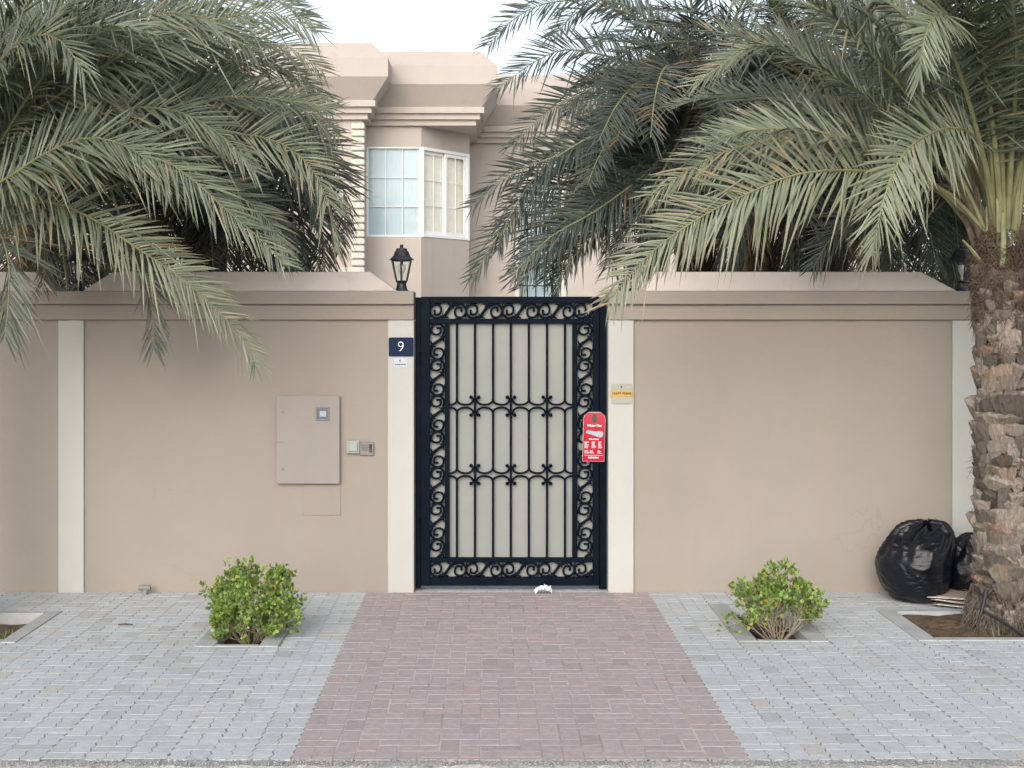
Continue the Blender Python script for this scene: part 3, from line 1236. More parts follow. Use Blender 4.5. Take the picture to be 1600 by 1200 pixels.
b.box((.017, -.023, -.026), (.041, -.0185, -.002), 0.003)
b.cur = 1
b.box((.022, -.0245, -.018), (.036, -.0232, -.010), 0)
b.build('call_button', [M['blackp'], M['steel']], ic)

# house number
PW = -0.022
hn = thing('house_number', 'navy enamel house number plate with a white nine on the gate pillar', 'sign', (wpx(627), PW, zpx(542)))


def rounded(w, h, r_, n=5):
    pts = []
    for cx_, cy_, a0 in ((w - r_, h - r_, 0), (-w + r_, h - r_, 90), (-w + r_, -h + r_, 180), (w - r_, -h + r_, 270)):
        for k in range(n + 1):
            a = R(a0 + 90 * k / n)
            pts.append((cx_ + r_ * math.cos(a), cy_ + r_ * math.sin(a)))
    return pts


b = MB()
b.prism(rounded(.097, .074, .012), 0.001, 0.009, lfr, bev=0.0015)
b.build('plate', M['navy'], hn)
text_mesh('9', 0.115, lambda u, v, o: lfr(u - .002, v - .001, 0.0098 + o), M['white'], 'numeral', hn, bold=-0.0022)
sp_ = thing('small_plaque', 'small pale blue notice plate under the house number', 'sign', (wpx(626), PW, zpx(567)))
b = MB()
b.prism(rounded(.050, .036, .003, 2), 0.001, 0.005, lfr)
b.build('plate', M['plaque'], sp_)
b = MB()
for (u0, u1, v0, v1) in ((-.010, -.004, .014, .027), (-.010, .003, .022, .027), (.000, .006, .012, .022), (-.008, .004, .006, .009)):
    b.box((u0, -.0058, v0), (u1, -.0052, v1))
b.build('emblem', M['ink'], sp_)
b = MB()
rr = random.Random(9)
u = -.042
while u < .040:
    w = rr.uniform(.003, .008)
    if rr.random() < .85:
        b.box((u, -.0058, -.016 + rr.uniform(-.002, .001)), (u + w, -.0052, -.008 + rr.uniform(-.002, .003)))
    u += w + .0015
b.build('lettering', M['ink'], sp_)

# address plate right of the gate
ap = thing('address_plate', 'pale square address plate crossed by a yellow numbered arrow band', 'sign', (wpx(971), PW, zpx(615)))
b = MB()
b.prism(rounded(.081, .078, .010), 0.001, 0.008, lfr, bev=0.001)
b.build('plate', M['plate'], ap)
b = MB()
b.prism([(-.094, -.022), (.076, -.022), (.090, .001), (.076, .025), (-.094, .025), (-.082, .001)], 0.0082, 0.0112, lfr)
b.build('arrow_band', M['yellow'], ap)
text_mesh('15479 90848', 0.029, lambda u, v, o: lfr(u - .002, v + .001, 0.0118 + o), M['ink'], 'lettering', ap, bold=0.0006)
for u0, w, c in ((-.048, .034, 'greyprint'), (-.010, .012, 'ink'), (-.001, .013, 'greyprint'), (.034, .036, 'greyprint')):
    b = MB()
    b.box((u0, -.0088, .048 if c == 'greyprint' else .046), (u0 + w, -.0082, .056 if c == 'greyprint' else .061))
    b.build('logo_print', M[c], ap)

# advertising leaflet in a sleeve hung on the gate lock
fl = thing('hanging_leaflet', 'red advertising door hanger with white print hung on the gate', 'leaflet', (gx(927.5), GY - 0.034, gz(682)))
tilt = R(2.5)


def flf(u, v, o):
    uu, vv = u * math.cos(tilt) + v * math.sin(tilt) * 0.6, v
    return (uu, -o - 0.010 * math.sin(u * 16) - 0.006 * math.sin(v * 9 + 1), vv)


def sheet(b, outline_fn, nu, nv, o):
    i0 = len(b.v)
    for j in range(nv + 1):
        v = j / nv
        for i in range(nu + 1):
            u, vv = outline_fn(i / nu, v)
            b.v.append(flf(u, vv, o))
    for j in range(nv):
        for i in range(nu):
            q = i0 + j * (nu + 1) + i
            b.face((q, q + 1, q + nu + 2, q + nu + 1))


def hanger(mg):
    def fn(s, v):
        z = -.19 - mg + (.38 + 2 * mg) * v
        w = .082 + mg
        if z > .155:
            w = .082 + mg - ((z - .155) / .035) ** 1.6 * .035
        return (-w + 2 * w * s, z)
    return fn


b = MB()
sheet(b, hanger(.004), 10, 14, 0.0)
b.build('sleeve', M['clearbag'], fl, smooth=True, recalc=False)
b = MB()
sheet(b, hanger(0), 12, 18, 0.0025)
b.build('sheet', M['redbag'], fl, smooth=True, recalc=False)
b = MB()
b.prism([(x * .020, z * .036 + .145) for x, z in [(math.cos(a), math.sin(a)) for a in [k * math.pi / 7 for k in range(14)]]], 0.004, 0.0055, flf)
b.build('hook_hole', M['blackp'], fl)
text_mesh('Winter Plus', 0.023, lambda u, v, o: flf(u, v + .088, 0.0045 + o), M['white'], 'lettering', fl, bold=0.0007)
text_mesh('We Cover', 0.018, lambda u, v, o: flf(u, v - .018, 0.0045 + o), M['white'], 'lettering', fl, bold=0.0005)
b = MB()
b.prism([(-.066, .040), (-.060, .028), (-.02, .018), (.03, .0), (.055, -.004), (.068, .008), (.070, .03), (.060, .046), (.0, .044), (-.05, .052)], 0.0045, 0.0052, flf)
b.build('picture_print', M['greyprint'], fl)
b = MB()
rr = random.Random(2)
for cx_ in (-.055, .0, .052):
    for k in range(9):
        w = rr.uniform(.018, .036)
        z = -.040 - k * .006
        b.box((cx_ - .018, .0045, z), (cx_ - .018 + w, .0050, z + .0022), 0, lambda x, y, zz: flf(x, zz, y))
for k in range(4):
    for cx_ in (-.052, -.01, .05):
        b.box((cx_ - .02, .0045, -.108 - k * .007), (cx_ + rr.uniform(0, .02), .0050, -.1058 - k * .007), 0, lambda x, y, zz: flf(x, zz, y))
b.box((-.070, .0045, -.146), (.070, .0050, -.1435), 0, lambda x, y, zz: flf(x, zz, y))
x = -.04
while x < .04:
    w = rr.uniform(.005, .008)
    b.box((x, .0045, -.168), (x + w, .0050, -.157), 0, lambda x, y, zz: flf(x, zz, y))
    x += w + .002
b.build('small_print', M['white'], fl)

# pipe stub at the wall foot
pt = thing('pipe_stub', 'short grey pipe tee sticking out of the paving by the wall', 'pipe', (at(226, 930, -0.10).x, -0.10, 0))
b = MB()
b.tube([(-.045, 0, .050), (.045, 0, .050)], .021, 14)
b.build('pipe', M['pvc'], pt, smooth=True)
b = MB()
b.tube([(0.01, 0, .045), (0.008, -.005, .02), (0, -.01, -.02)], [.017, .018, .024], 12)
b.build('riser', M['pvc'], pt, smooth=True)

# ------------------------------------------------------------------ wall-top lanterns
lamp = thing('wall_lantern', 'black lantern on the wall left of the gate, in clear view', 'lamp', (0, 0, 0), 'lanterns on top of the boundary wall')


def hexring(r_, z, rot=R(30)):
    return [(r_ * math.cos(rot + k * math.pi / 3), r_ * math.sin(rot + k * math.pi / 3), z) for k in range(6)]


b = MB()
b.lathe([(.062, 0), (.060, .006), (.046, .018), (.040, .04), (.036, .062), (.038, .068)], (0, 0, 0), 18)
b.build('base', M['lampmetal'], lamp, smooth=True)
b = MB()
zb0, zb1 = .070, .245
rb0, rb1 = .046, .084
b.lathe([(.030, -.003), (.048, .006), (.050, .016), (.044, .018)], (0, 0, .066), 6, R(30))
lo, hi = hexring(rb0, zb0 + .01), hexring(rb1, zb1)
for p, q in zip(lo, hi):
    b.tube([p, q], .0065, 6)
for ring, rad in ((lo, .007), (hi, .008)):
    for k in range(6):
        b.tube([ring[k], ring[(k + 1) % 6]], rad, 6)
b.build('cage', M['lampmetal'], lamp)
lo2, hi2 = hexring(rb0 - .003, zb0 + .012), hexring(rb1 - .003, zb1 - .002)
pm = MB()
pm.poly([lo2[0], lo2[1], hi2[1], hi2[0]])
pane_me = pm.mesh('pane', M['lampglass'], recalc=False)
for k in range(6):
    o = link('pane', pane_me, lamp)
    o.rotation_euler = (0, 0, k * math.pi / 3)
b = MB()
b.lathe([(.080, .0), (.098, .002), (.096, .008), (.082, .018), (.068, .032), (.062, .050), (.055, .068), (.044, .076), (.044, .088), (.036, .094), (.014, .097), (.012, .100), (.014, .106), (.014, .122), (.004, .124)], (0, 0, zb1 + .002), 18)
for k in range(6):
    a = R(30) + k * math.pi / 3
    b.tube([(.097 * math.cos(a), .097 * math.sin(a), zb1 + .007), (.069 * math.cos(a), .069 * math.sin(a), zb1 + .036), (.056 * math.cos(a), .056 * math.sin(a), zb1 + .069)], .004, 5)
b.build('roof', M['lampmetal'], lamp, smooth=True)
b = MB()
b.lathe([(.010, 0), (.010, .05), (.013, .055), (.028, .085), (.033, .105), (.028, .128), (.010, .140), (.002, .141)], (0, 0, zb0 + .008), 14)
b.build('bulb', M['bulb'], lamp, smooth=True)
LY = 0.10
for i, (px, lab) in enumerate(((627.5, None), (121, 'black lantern on the wall behind palm fronds, left of the meter cabinet'), (974, 'black lantern right above the gate corner, hidden by a frond tip'), (1503, 'black lantern on the wall half hidden by the palm trunk'))):
    o = lamp if i == 0 else copy_tree(lamp)
    if lab:
        o['label'] = lab
    k = (CAM_D + LY) / CAM_D
    o.location = ((px - 761.5) * k / PPM, LY, Z_CAP)

# ------------------------------------------------------------------ the house
HY, HL, HM = 12.0, 11.3, 14.2            # front of the bay block, of the left block, of the main wall
house = thing('house', 'tan villa with stepped cornice and deep parapet behind the wall', 'house', (0, HY, 0))


def hfr(x, y, z):
    return (x, y - HY, z)


XL, XB, XR, XC = -1.93, -1.057, -0.304, -0.26
XEND = 4.3
ZS, ZH = at(0, 370, HY).z, at(0, 229, HY).z
Z_CORN = at(0, 196, 11.92).z


def sweep(name, path, prof, mat, closed_ends=True):
    """a moulding: profile (outward, z) along a plan line, corners mitred"""
    P2 = [Vector(p) for p in path]
    nrm = []
    for a, c in zip(P2, P2[1:]):
        d = (c - a).normalized()
        nrm.append(Vector((d.y, -d.x)))
    b = MB()
    rows = []
    for i, p in enumerate(P2):
        n0, n1 = nrm[max(i - 1, 0)], nrm[min(i, len(nrm) - 1)]
        m_ = (n0 + n1)
        m_ = m_ / max(m_.dot(n0), 1e-6) if i not in (0, len(P2) - 1) else (n0 if i else n1)
        base = len(b.v)
        for o, z in prof:
            q = p + m_ * o
            b.v.append(hfr(q.x, q.y, z))
        rows.append(base)
    for a, c in zip(rows, rows[1:]):
        for k in range(len(prof) - 1):
            b.face((a + k, a + k + 1, c + k + 1, c + k))
    return b.build(name, mat, house)


top_path = [(-9.0, HL), (XL, HL), (XL, HY), (XC, HY), (XC, HM), (XEND, HM)]
sweep('cornice', top_path, [(0.0, Z_CORN), (0.08, Z_CORN), (0.08, Z_CORN + .085), (0.145, Z_CORN + .09), (0.145, Z_CORN + .175), (0.21, Z_CORN + .18), (0.21, Z_CORN + .275), (0.17, Z_CORN + .28)], M['house'])
ZF0, ZF1, ZC1 = 5.885, 6.175, 6.45
sweep('parapet', top_path, [(0.17, Z_CORN + .276), (0.42, ZF0), (0.42, ZF1), (0.14, ZC1), (-0.25, ZC1), (-0.25, ZF0)], M['house'])
# walls
b = MB()
zt = Z_CORN + 0.25
for a, c in (((-9, HL), (XL, HL)), ((XL, HL), (XL, HY)), ((XR, 13.03), (XR, HM))):
    b.poly([hfr(a[0], a[1], -.1), hfr(c[0], c[1], -.1), hfr(c[0], c[1], zt), hfr(a[0], a[1], zt)])
b.poly([hfr(XEND, HM, -.1), hfr(XEND, 22, -.1), hfr(XEND, 22, zt), hfr(XEND, HM, zt)])
# bay: below the sill and above the head
for z0_, z1_ in ((-.1, ZS), (ZH, zt)):
    for a, c in (((XL, HY), (XB, HY)), ((XB, HY), (XR, 13.03))):
        b.poly([hfr(a[0], a[1], z0_), hfr(c[0], c[1], z0_), hfr(c[0], c[1], z1_), hfr(a[0], a[1], z1_)])
# sill and head returns (depth of the wall)
for z_ in (ZS, ZH):
    b.poly([hfr(XL, HY, z_), hfr(XB, HY, z_), hfr(XR, 13.03, z_), hfr(XR, HM, z_), hfr(XL, HM, z_)])
b.poly([hfr(XL, HY, Z_CORN), hfr(XC, HY, Z_CORN), hfr(XC, HM, Z_CORN), hfr(XL, HM, Z_CORN)])
# main wall with an arched opening
AX0, AX1 = at(804, 0, HM).x, at(884, 0, HM).x
AZS = at(0, 312, HM).z
b.poly([hfr(XR - .3, HM, -.1), hfr(AX0, HM, -.1), hfr(AX0, HM, zt), hfr(XR - .3, HM, zt)])
b.poly([hfr(AX1, HM, -.1), hfr(XEND, HM, -.1), hfr(XEND, HM, zt), hfr(AX1, HM, zt)])
arc = [((AX0 + AX1) / 2 - (AX1 - AX0) / 2 * math.cos(math.pi * k / 16), AZS + (AX1 - AX0) / 2 * math.sin(math.pi * k / 16)) for k in range(17)]
for (xa, za), (xb, zb) in zip(arc, arc[1:]):
    b.poly([hfr(xa, HM, za), hfr(xb, HM, zb), hfr(xb, HM, zt), hfr(xa, HM, zt)])
b.build('wall', M['house'], house, recalc=False)
b = MB()
b.poly([hfr(-9, HL, 6.0), hfr(XL, HL, 6.0), hfr(XL, HY, 6.0), hfr(XC, HY, 6.0), hfr(XC, HM, 6.0), hfr(XEND, HM, 6.0), hfr(XEND, 22, 6.0), hfr(-9, 22, 6.0)])
b.build('roof', M['house'], house, recalc=False)


def facefr(A, B, inset):
    A, B = Vector((A[0], A[1])), Vector((B[0], B[1]))
    d = (B - A)
    ln = d.length
    d.normalize()
    n = Vector((d.y, -d.x))

    def f(u, v, o):
        q = A + d * u + n * (o - inset)
        return hfr(q.x, q.y, v)
    return f, ln


def fbox(fr, name, u0, u1, v0, v1, o0, o1, mat, parent, bv=0.004):
    b = MB()
    b.box((u0, v0, o0), (u1, v1, o1), bv, fr)
    return b.build(name, mat, parent)


# front window of the bay: fixed light, three by three
fr, ln = facefr((XL, HY), (XB, HY), 0.035)
win = bpy.data.objects.new('window', None)
COL.objects.link(win)
win.parent = house
fbox(fr, 'frame', 0.0, 0.03, ZS, ZH, -.03, .03, M['whiteframe'], win)
fbox(fr, 'frame', 0.031, ln - .01, ZS + .001, ZS + .03, -.03, .03, M['whiteframe'], win)
fbox(fr, 'frame', 0.031, ln - .01, ZH - .03, ZH - .001, -.03, .03, M['whiteframe'], win)
U0, U1, V0, V1 = 0.03, ln - .03, ZS + .03, ZH - .03
for i in (1, 2):
    u = U0 + (U1 - U0) * i / 3
    fbox(fr, 'glazing_bar', u - .005, u + .005, V0, V1, -.006, .012, M['whiteframe'], win, 0)
    v = V0 + (V1 - V0) * i / 3
    fbox(fr, 'glazing_bar', U0, U1, v - .005, v + .005, -.0055, .0115, M['whiteframe'], win, 0)
for i in range(3):
    for j in range(3):
        b = MB()
        ua, ub = U0 + (U1 - U0) * i / 3 + .008, U0 + (U1 - U0) * (i + 1) / 3 - .008
        va, vb = V0 + (V1 - V0) * j / 3 + .008, V0 + (V1 - V0) * (j + 1) / 3 - .008
        b.poly([fr(ua, va, 0), fr(ub, va, 0), fr(ub, vb, 0), fr(ua, vb, 0)])
        b.build('pane', M['glass'], win, recalc=False)
b = MB()
nf = 60
for i in range(nf + 1):
    u = .02 + (ln - .04) * i / nf
    o_ = -.035 + .0010 * math.sin(i * 1.3)
    b.v.append(fr(u, ZS, o_))
    b.v.append(fr(u, ZH, o_))
for i in range(nf):
    b.face((2 * i, 2 * i + 2, 2 * i + 3, 2 * i + 1))
b.build('curtain', M['blind'], win, recalc=False, smooth=True)
# corner post
b = MB()
b.box((XB - .035, HY + .03 - .02, ZS + .001), (XB + .045, HY + .13, ZH - .001), .006, hfr)
b.build('corner_post', M['whiteframe'], win)
# slanted window of the bay: two sliding sashes
fr, ln = facefr((XB, HY), (XR, 13.03), 0.035)
win2 = bpy.data.objects.new('window', None)
COL.objects.link(win2)
win2.parent = house
fbox(fr, 'frame', 0.05, 0.08, ZS, ZH, -.04, .035, M['whiteframe'], win2)
fbox(fr, 'frame', ln - .07, ln, ZS, ZH, -.04, .05, M['whiteframe'], win2)
fbox(fr, 'frame', 0.081, ln - .071, ZS + .001, ZS + .05, -.04, .05, M['whiteframe'], win2)
fbox(fr, 'frame', 0.081, ln - .071, ZH - .05, ZH - .001, -.04, .05, M['whiteframe'], win2)
mid = ln * 0.52
for (ua, ub, off, nm) in ((0.085, mid + .02, -.02, 0), (mid - .03, ln - .075, .018, 1)):
    va, vb = ZS + .052, ZH - .052
    w_ = .055
    for q in ((ua, ua + w_, va, vb), (ub - w_, ub, va, vb), (ua + w_, ub - w_, va, va + w_), (ua + w_, ub - w_, vb - w_, vb)):
        fbox(fr, 'sash', q[0], q[1], q[2], q[3], off - .012, off + .012, M['whiteframe'], win2)
    u0_, u1_, v0_, v1_ = ua + w_, ub - w_, va + w_, vb - w_
    um = (u0_ + u1_) / 2
    fbox(fr, 'glazing_bar', um - .005, um + .005, v0_, v1_, off - .005, off + .009, M['whiteframe'], win2, 0)
    for j in (1, 2):
        v = v0_ + (v1_ - v0_) * j / 3
        fbox(fr, 'glazing_bar', u0_, u1_, v - .005, v + .005, off - .0045, off + .0085, M['whiteframe'], win2, 0)
    for i in range(2):
        for j in range(3):
            b = MB()
            a_, c_ = (u0_, um - .008) if i == 0 else (um + .008, u1_)
            d_, e_ = v0_ + (v1_ - v0_) * j / 3 + .008, v0_ + (v1_ - v0_) * (j + 1) / 3 - .008
            b.poly([fr(a_, d_, off), fr(c_, d_, off), fr(c_, e_, off), fr(a_, e_, off)])
            b.build('pane', M['glass'], win2, recalc=False)
b = MB()
for i in range(nf + 1):
    u = .0 + (ln + .05) * i / nf
    o_ = -.040 + .002 * math.sin(i * 0.9)
    b.v.append(fr(u, ZS, o_))
    b.v.append(fr(u, ZH, o_))
for i in range(nf):
    b.face((2 * i, 2 * i + 2, 2 * i + 3, 2 * i + 1))
b.build('curtain', M['curtain'], win2, recalc=False, smooth=True)
# arched window of the main wall
win3 = bpy.data.objects.new('window', None)
COL.objects.link(win3)
win3.parent = house
b = MB()
bot = 1.2
outer = [(AX0, bot)] + arc + [(AX1, bot)]
s = 0.82
cxa = (AX0 + AX1) / 2
inner = [(cxa + (x - cxa) * s, z if k in (0, len(outer) - 1) else AZS + (z - AZS) * s) for k, (x, z) in enumerate(outer)]
for k in range(len(outer) - 1):
    (xa, za), (xb, zb), (xc, zc), (xd, zd) = outer[k], outer[k + 1], inner[k + 1], inner[k]
    b.poly([hfr(xa, HM - .04, za), hfr(xb, HM - .04, zb), hfr(xc, HM - .04, zc), hfr(xd, HM - .04, zd)])
    b.poly([hfr(xd, HM - .04, zd), hfr(xc, HM - .04, zc), hfr(xc, HM + .16, zc), hfr(xd, HM + .16, zd)])
b.build('surround', M['housecream'], win3, recalc=False)
b = MB()
b.poly([hfr(x, HM + .15, z) for x, z in inner])
b.build('pane', M['glass'], win3, recalc=False)
b = MB()
b.poly([hfr(x, HM + .30, z) for x, z in outer])
b.build('curtain', M['blind'], win3, recalc=False)
b = MB()
for k in range(1, 5):
    x = inner[0][0] + (inner[-1][0] - inner[0][0]) * k / 5
    b.tube([hfr(x, HM + .05, bot), hfr(x, HM + .05, AZS + .2)], .010, 6)
for z in (AZS - .2, AZS - .9, AZS - 1.5):
    b.tube([hfr(inner[0][0], HM + .05, z), hfr(inner[-1][0], HM + .05, z)], .010, 6)
b.build('grille', M['gate'], win3)
# quoins up the corner of the left block
qz = at(0, 428, HL).z - 0.55
i = 0
pitch = 0.1115
while qz < Z_CORN - 0.05:
    w = .36 if i % 7 == 5 else .175
    b = MB()
    b.box((XL - w, HL - .045, qz + .006), (XL + .03, HL + .12, qz + pitch - .018), .012, hfr)
    b.build('quoin', M['housecream'], house)
    qz += pitch
    i += 1

# ------------------------------------------------------------------ palms
def spline(pts, n):
    """Catmull-Rom through points, n samples"""
    P_ = [Vector(p) for p in pts]
    P_ = [P_[0] * 2 - P_[1]] + P_ + [P_[-1] * 2 - P_[-2]]
    seg = len(P_) - 3
    out = []
    for i in range(n):
        t = i / (n - 1) * seg
        k = min(int(t), seg - 1)
        t -= k
        p0, p1, p2, p3 = P_[k:k + 4]
        out.append(0.5 * ((2 * p1) + (p2 - p0) * t + (2 * p0 - 5 * p1 + 4 * p2 - p3) * t * t + (3 * p1 - p0 - 3 * p2 + p3) * t ** 3))
    return out


def arclen(pts, n):
    d = [0.0]
    for a, c in zip(pts, pts[1:]):
        d.append(d[-1] + (c - a).length)
    tot = d[-1]
    out = []
    j = 0
    for i in range(n):
        s = tot * i / (n - 1)
        while j < len(d) - 2 and d[j + 1] < s:
            j += 1
        t = (s - d[j]) / max(d[j + 1] - d[j], 1e-9)
        out.append(pts[j].lerp(pts[j + 1], t))
    return out, tot


def frond(parent, origin, ctrl, rng, tone=0.5, dry=0.15, lmax=0.40, width=0.021, mat='palm', start=0.16, per_m=33, vee=32, roll=None, stalk='stalk', droop=0.10, rbase=0.018):
    pts, ln = arclen(spline(ctrl, 60), 41)
    pts = [p - origin for p in pts]
    T = [(pts[min(i + 1, 40)] - pts[max(i - 1, 0)]).normalized() for i in range(41)]
    up = Vector((0, 0, 1))
    b = MB()
    b.tube(pts[::2], [rbase * (1 - 0.88 * (i / 20)) + 0.0012 for i in range(21)], 6, flat=0.75)
    ra = b.build('frond', M[stalk], parent, smooth=True, recalc=False)
    n = int(ln * per_m)
    V, F, C = [], [], []
    if roll is None:
        roll = rng.uniform(15, 45)
    else:
        roll = math.degrees(abs(roll)) + rng.uniform(42, 68)
    width *= 0.86
    dry += 0.06
    roll = R(roll) * (1 if pts[20].x > pts[0].x else -1)
    vee *= 0.75
    for i in range(n):
        s = start + (1 - start) * (i + rng.uniform(-.25, .25)) / n
        s = min(max(s, start), 0.998)
        q = s * 40
        k = min(int(q), 39)
        p = pts[k].lerp(pts[k + 1], q - k)
        t = T[k].lerp(T[k + 1], q - k).normalized()
        side = t.cross(up)
        if side.length < 0.25:
            side = side + Vector((0.3, 0.2, 0))
        side.normalize()
        nor = side.cross(t).normalized()
        if roll:
            rq = Matrix.Rotation(roll, 3, t)
            side, nor = rq @ side, rq @ nor
        u = (s - start) / (1 - start)
        for sg in (-1, 1):
            if rng.random() < 0.035:
                continue
            a = R(64 - 30 * u + rng.gauss(0, 6))
            v = R(vee + rng.choice((-14, 0, 16)) * (1 - u) + rng.gauss(0, 6))
            L_ = lmax * (0.55 + 0.55 * math.sin(math.pi * min(1, u * 0.85 + 0.15))) * (1 - 0.22 * u * u) * rng.uniform(0.85, 1.1)
            d = (t * math.cos(a) + (side * sg * math.cos(v) + nor * math.sin(v)) * math.sin(a)).normalized()
            w0 = width * rng.uniform(0.85, 1.15) * (0.75 + 0.35 * math.sin(math.pi * min(1, u + .15)))
            wv = d.cross(nor * math.cos(v) - side * sg * math.sin(v))
            if wv.length < 0.1:
                wv = d.orthogonal()
            wv.normalize()
            tw = Matrix.Rotation(rng.gauss(0, 0.35), 3, d)
            wv = tw @ wv
            fn = d.cross(wv).normalized()
            sag = droop * rng.uniform(0.5, 1.8)
            kink = rng.random() < 0.05 * (1 + 4 * dry)
            shade = min(1, max(0, tone + rng.gauss(0, 0.16)))
            dr = min(1, max(0, dry + rng.gauss(0, 0.10) + (0.55 if rng.random() < dry * 0.35 else 0)))
            i0 = len(V)
            for m_, (fs, fw) in enumerate(((0, 0.45), (0.30, 1.0), (0.68, 0.78))):
                c = p + d * (L_ * fs) - up * (sag * L_ * fs * fs) - (up * L_ * (fs - .3) * 0.9 if kink and fs > .3 else up * 0)
                hw_ = wv * (w0 * 0.5 * fw)
                fold = fn * (w0 * 0.22 * fw)
                V += [c - hw_ + fold, c - fold * 0.4, c + hw_ + fold]
                C += [(shade, fs, dr)] * 3
            tip = p + d * L_ - up * (sag * L_) - (up * L_ * .6 if kink else up * 0)
            V.append(tip)
            C.append((shade, 1.0, dr))
            for m_ in (0, 1):
                o = i0 + 3 * m_
                F += [(o, o + 1, o + 4, o + 3), (o + 1, o + 2, o + 5, o + 4)]
            o = i0 + 6
            F += [(o, o + 1, i0 + 9), (o + 1, o + 2, i0 + 9)]
    me = bpy.data.meshes.new('leaflets')
    me.from_pydata([tuple(v) for v in V], [], F)
    me.materials.append(M[mat])
    at_ = me.color_attributes.new('tint', 'FLOAT_COLOR', 'POINT')
    at_.data.foreach_set('color', [x for c in C for x in (c[0], c[1], c[2], 1.0)])
    me.polygons.foreach_set('use_smooth', [False] * len(me.polygons))
    me.update()
    tag(link('leaflets', me, ra), kind='stuff')
    return ra


def wild(crown, rng, az, el, ln, bend, side=0.0):
    """a frond path leaving the crown at azimuth az (0 = right, 90 = away from the street), arching down"""
    p = Vector(crown) + Vector((math.cos(R(az)) * .13, math.sin(R(az)) * .13, rng.uniform(-.1, .05)))
    out = [p.copy()]
    n = 7
    for i in range(n):
        s = (i + 0.5) / n
        e = R(el - bend * s ** 1.15)
        a = R(az + side * s * s)
        p = p + Vector((math.cos(a) * math.cos(e), math.sin(a) * math.cos(e), math.sin(e))) * (ln / n)
        out.append(p.copy())
    return out


def clear_wild(lo, hi, *a):
    for _ in range(60):
        p = wild(*a)
        px = [761.5 + q.x * PPM * CAM_D / (CAM_D + q.y) for q in p]
        own = 1 if a[0].y > 0 else -1      # keep to the crown's own side of the boundary wall
        if any(q.z < 2.75 and (q.y - .1) * own < .45 for q in p):
            px.append(9e9)
        if min(px) >= lo and max(px) <= hi:
            return p
        r_ = a[1]
        a = (a[0], r_, r_.uniform(0, 360), r_.uniform(-40, 80), a[4] * r_.uniform(.85, 1.0), a[5], a[6])
    return None


# --- street palm at the right edge
def boot_meshes(k):
    res = []
    for i in range(k):
        r_ = random.Random(100 + i)
        w = r_.uniform(.052, .074)
        b = MB()
        n = 6
        lip = r_.uniform(.028, .048)
        zt = r_.uniform(.018, .036)
        rows = [[], [], [], [], []]
        for q in range(n + 1):
            u = 2 * q / n - 1
            arch = 1 - 0.55 * abs(u) ** 2.2
            rib = r_.uniform(-.004, .004)
            jag = r_.uniform(-.012, .012) - .016 * abs(u) ** 2
            rows[0].append((u * w * .50, -.006 + .010 * (1 - u * u), -.085 + r_.uniform(-.004, .004)))
            rows[1].append((u * w * .82, lip * .55 * arch + rib, -.030 + r_.uniform(-.006, .006)))
            rows[2].append((u * w + r_.uniform(-.004, .004), lip * arch + rib * 1.6, zt + jag))
            rows[3].append((u * w * .90, lip * arch * .62 + rib, zt + jag * .6 + r_.uniform(.004, .014)))
            rows[4].append((u * w * .9, -.012, zt + .010))
        for rw in rows:
            b.v += rw
        m_ = n + 1
        for a_ in range(4):
            for q in range(n):
                b.face((a_ * m_ + q, a_ * m_ + q + 1, (a_ + 1) * m_ + q + 1, (a_ + 1) * m_ + q))
        b.face([a_ * m_ for a_ in range(5)])
        b.face([a_ * m_ + n for a_ in range(5)][::-1])
        res.append(b.mesh('leaf_base', M['boot']))
    return res


BOOTS = boot_meshes(14)


def trunk(t, base, top, r_base, r_mid, r_top, boots=0, seed=1, ztop_boot=None):
    rng = random.Random(seed)
    b = MB()
    n, rows = 26, 60
    H = top.z - base.z + 0.12
    lean = top - base

    def rad(s):
        return r_mid + (r_base - r_mid) * math.exp(-s * H / 0.16) + (r_top - r_mid) * max(0, (s - .7) / .3) ** 1.5
    for j in range(rows + 1):
        s = j / rows
        c = Vector((lean.x * s, lean.y * s, -0.06 + (H - 0.06) * s))
        for k in range(n):
            a = 2 * math.pi * k / n
            rr_ = rad(s) * (1 + .05 * noise.noise(Vector((math.cos(a) * 3, math.sin(a) * 3, s * H * 9 + seed))))
            b.v.append((c.x + rr_ * math.cos(a), c.y + rr_ * math.sin(a), c.z))
    for j in range(rows):
        for k in range(n):
            k2 = (k + 1) % n
            b.face((j * n + k, j * n + k2, (j + 1) * n + k2, (j + 1) * n + k))
    b.face([rows * n + k for k in range(n)])
    tr = b.build('trunk', M['bark'], t, smooth=True)
    if boots:
        per = 11
        dz = boots
        z = 0.06 + dz
        i = 0
        ph = 0.0
        while z < H - 0.26:
            for k in range(per):
                # only the sides that can be seen from the street and its footpath
                a = 2 * math.pi * (k + (0.5 if i % 2 else 0)) / per + rng.uniform(-.09, .09) + 0.06 * i
                if math.sin(a) > 0.55:
                    continue
                if rng.random() < 0.05:
                    continue
                s = z / H
                r_ = rad(s) - 0.008
                o = link('leaf_base', rng.choice(BOOTS), tr)
                o.location = (lean.x * s + r_ * math.cos(a), lean.y * s + r_ * math.sin(a), z + rng.uniform(-.02, .02))
                o.rotation_euler = (rng.gauss(-.05, .2), rng.gauss(0, .22), a - math.pi / 2 + rng.gauss(0, .16))
                sc = rng.uniform(.9, 1.4) * (0.95 + 0.25 * noise.noise(Vector((z * 2.3, 4, 1))))
                o.scale = (sc * rng.uniform(.85, 1.2), sc * rng.uniform(.7, 1.5), sc * rng.uniform(.8, 1.2))
            z += dz
            i += 1
    return tr, rad, H


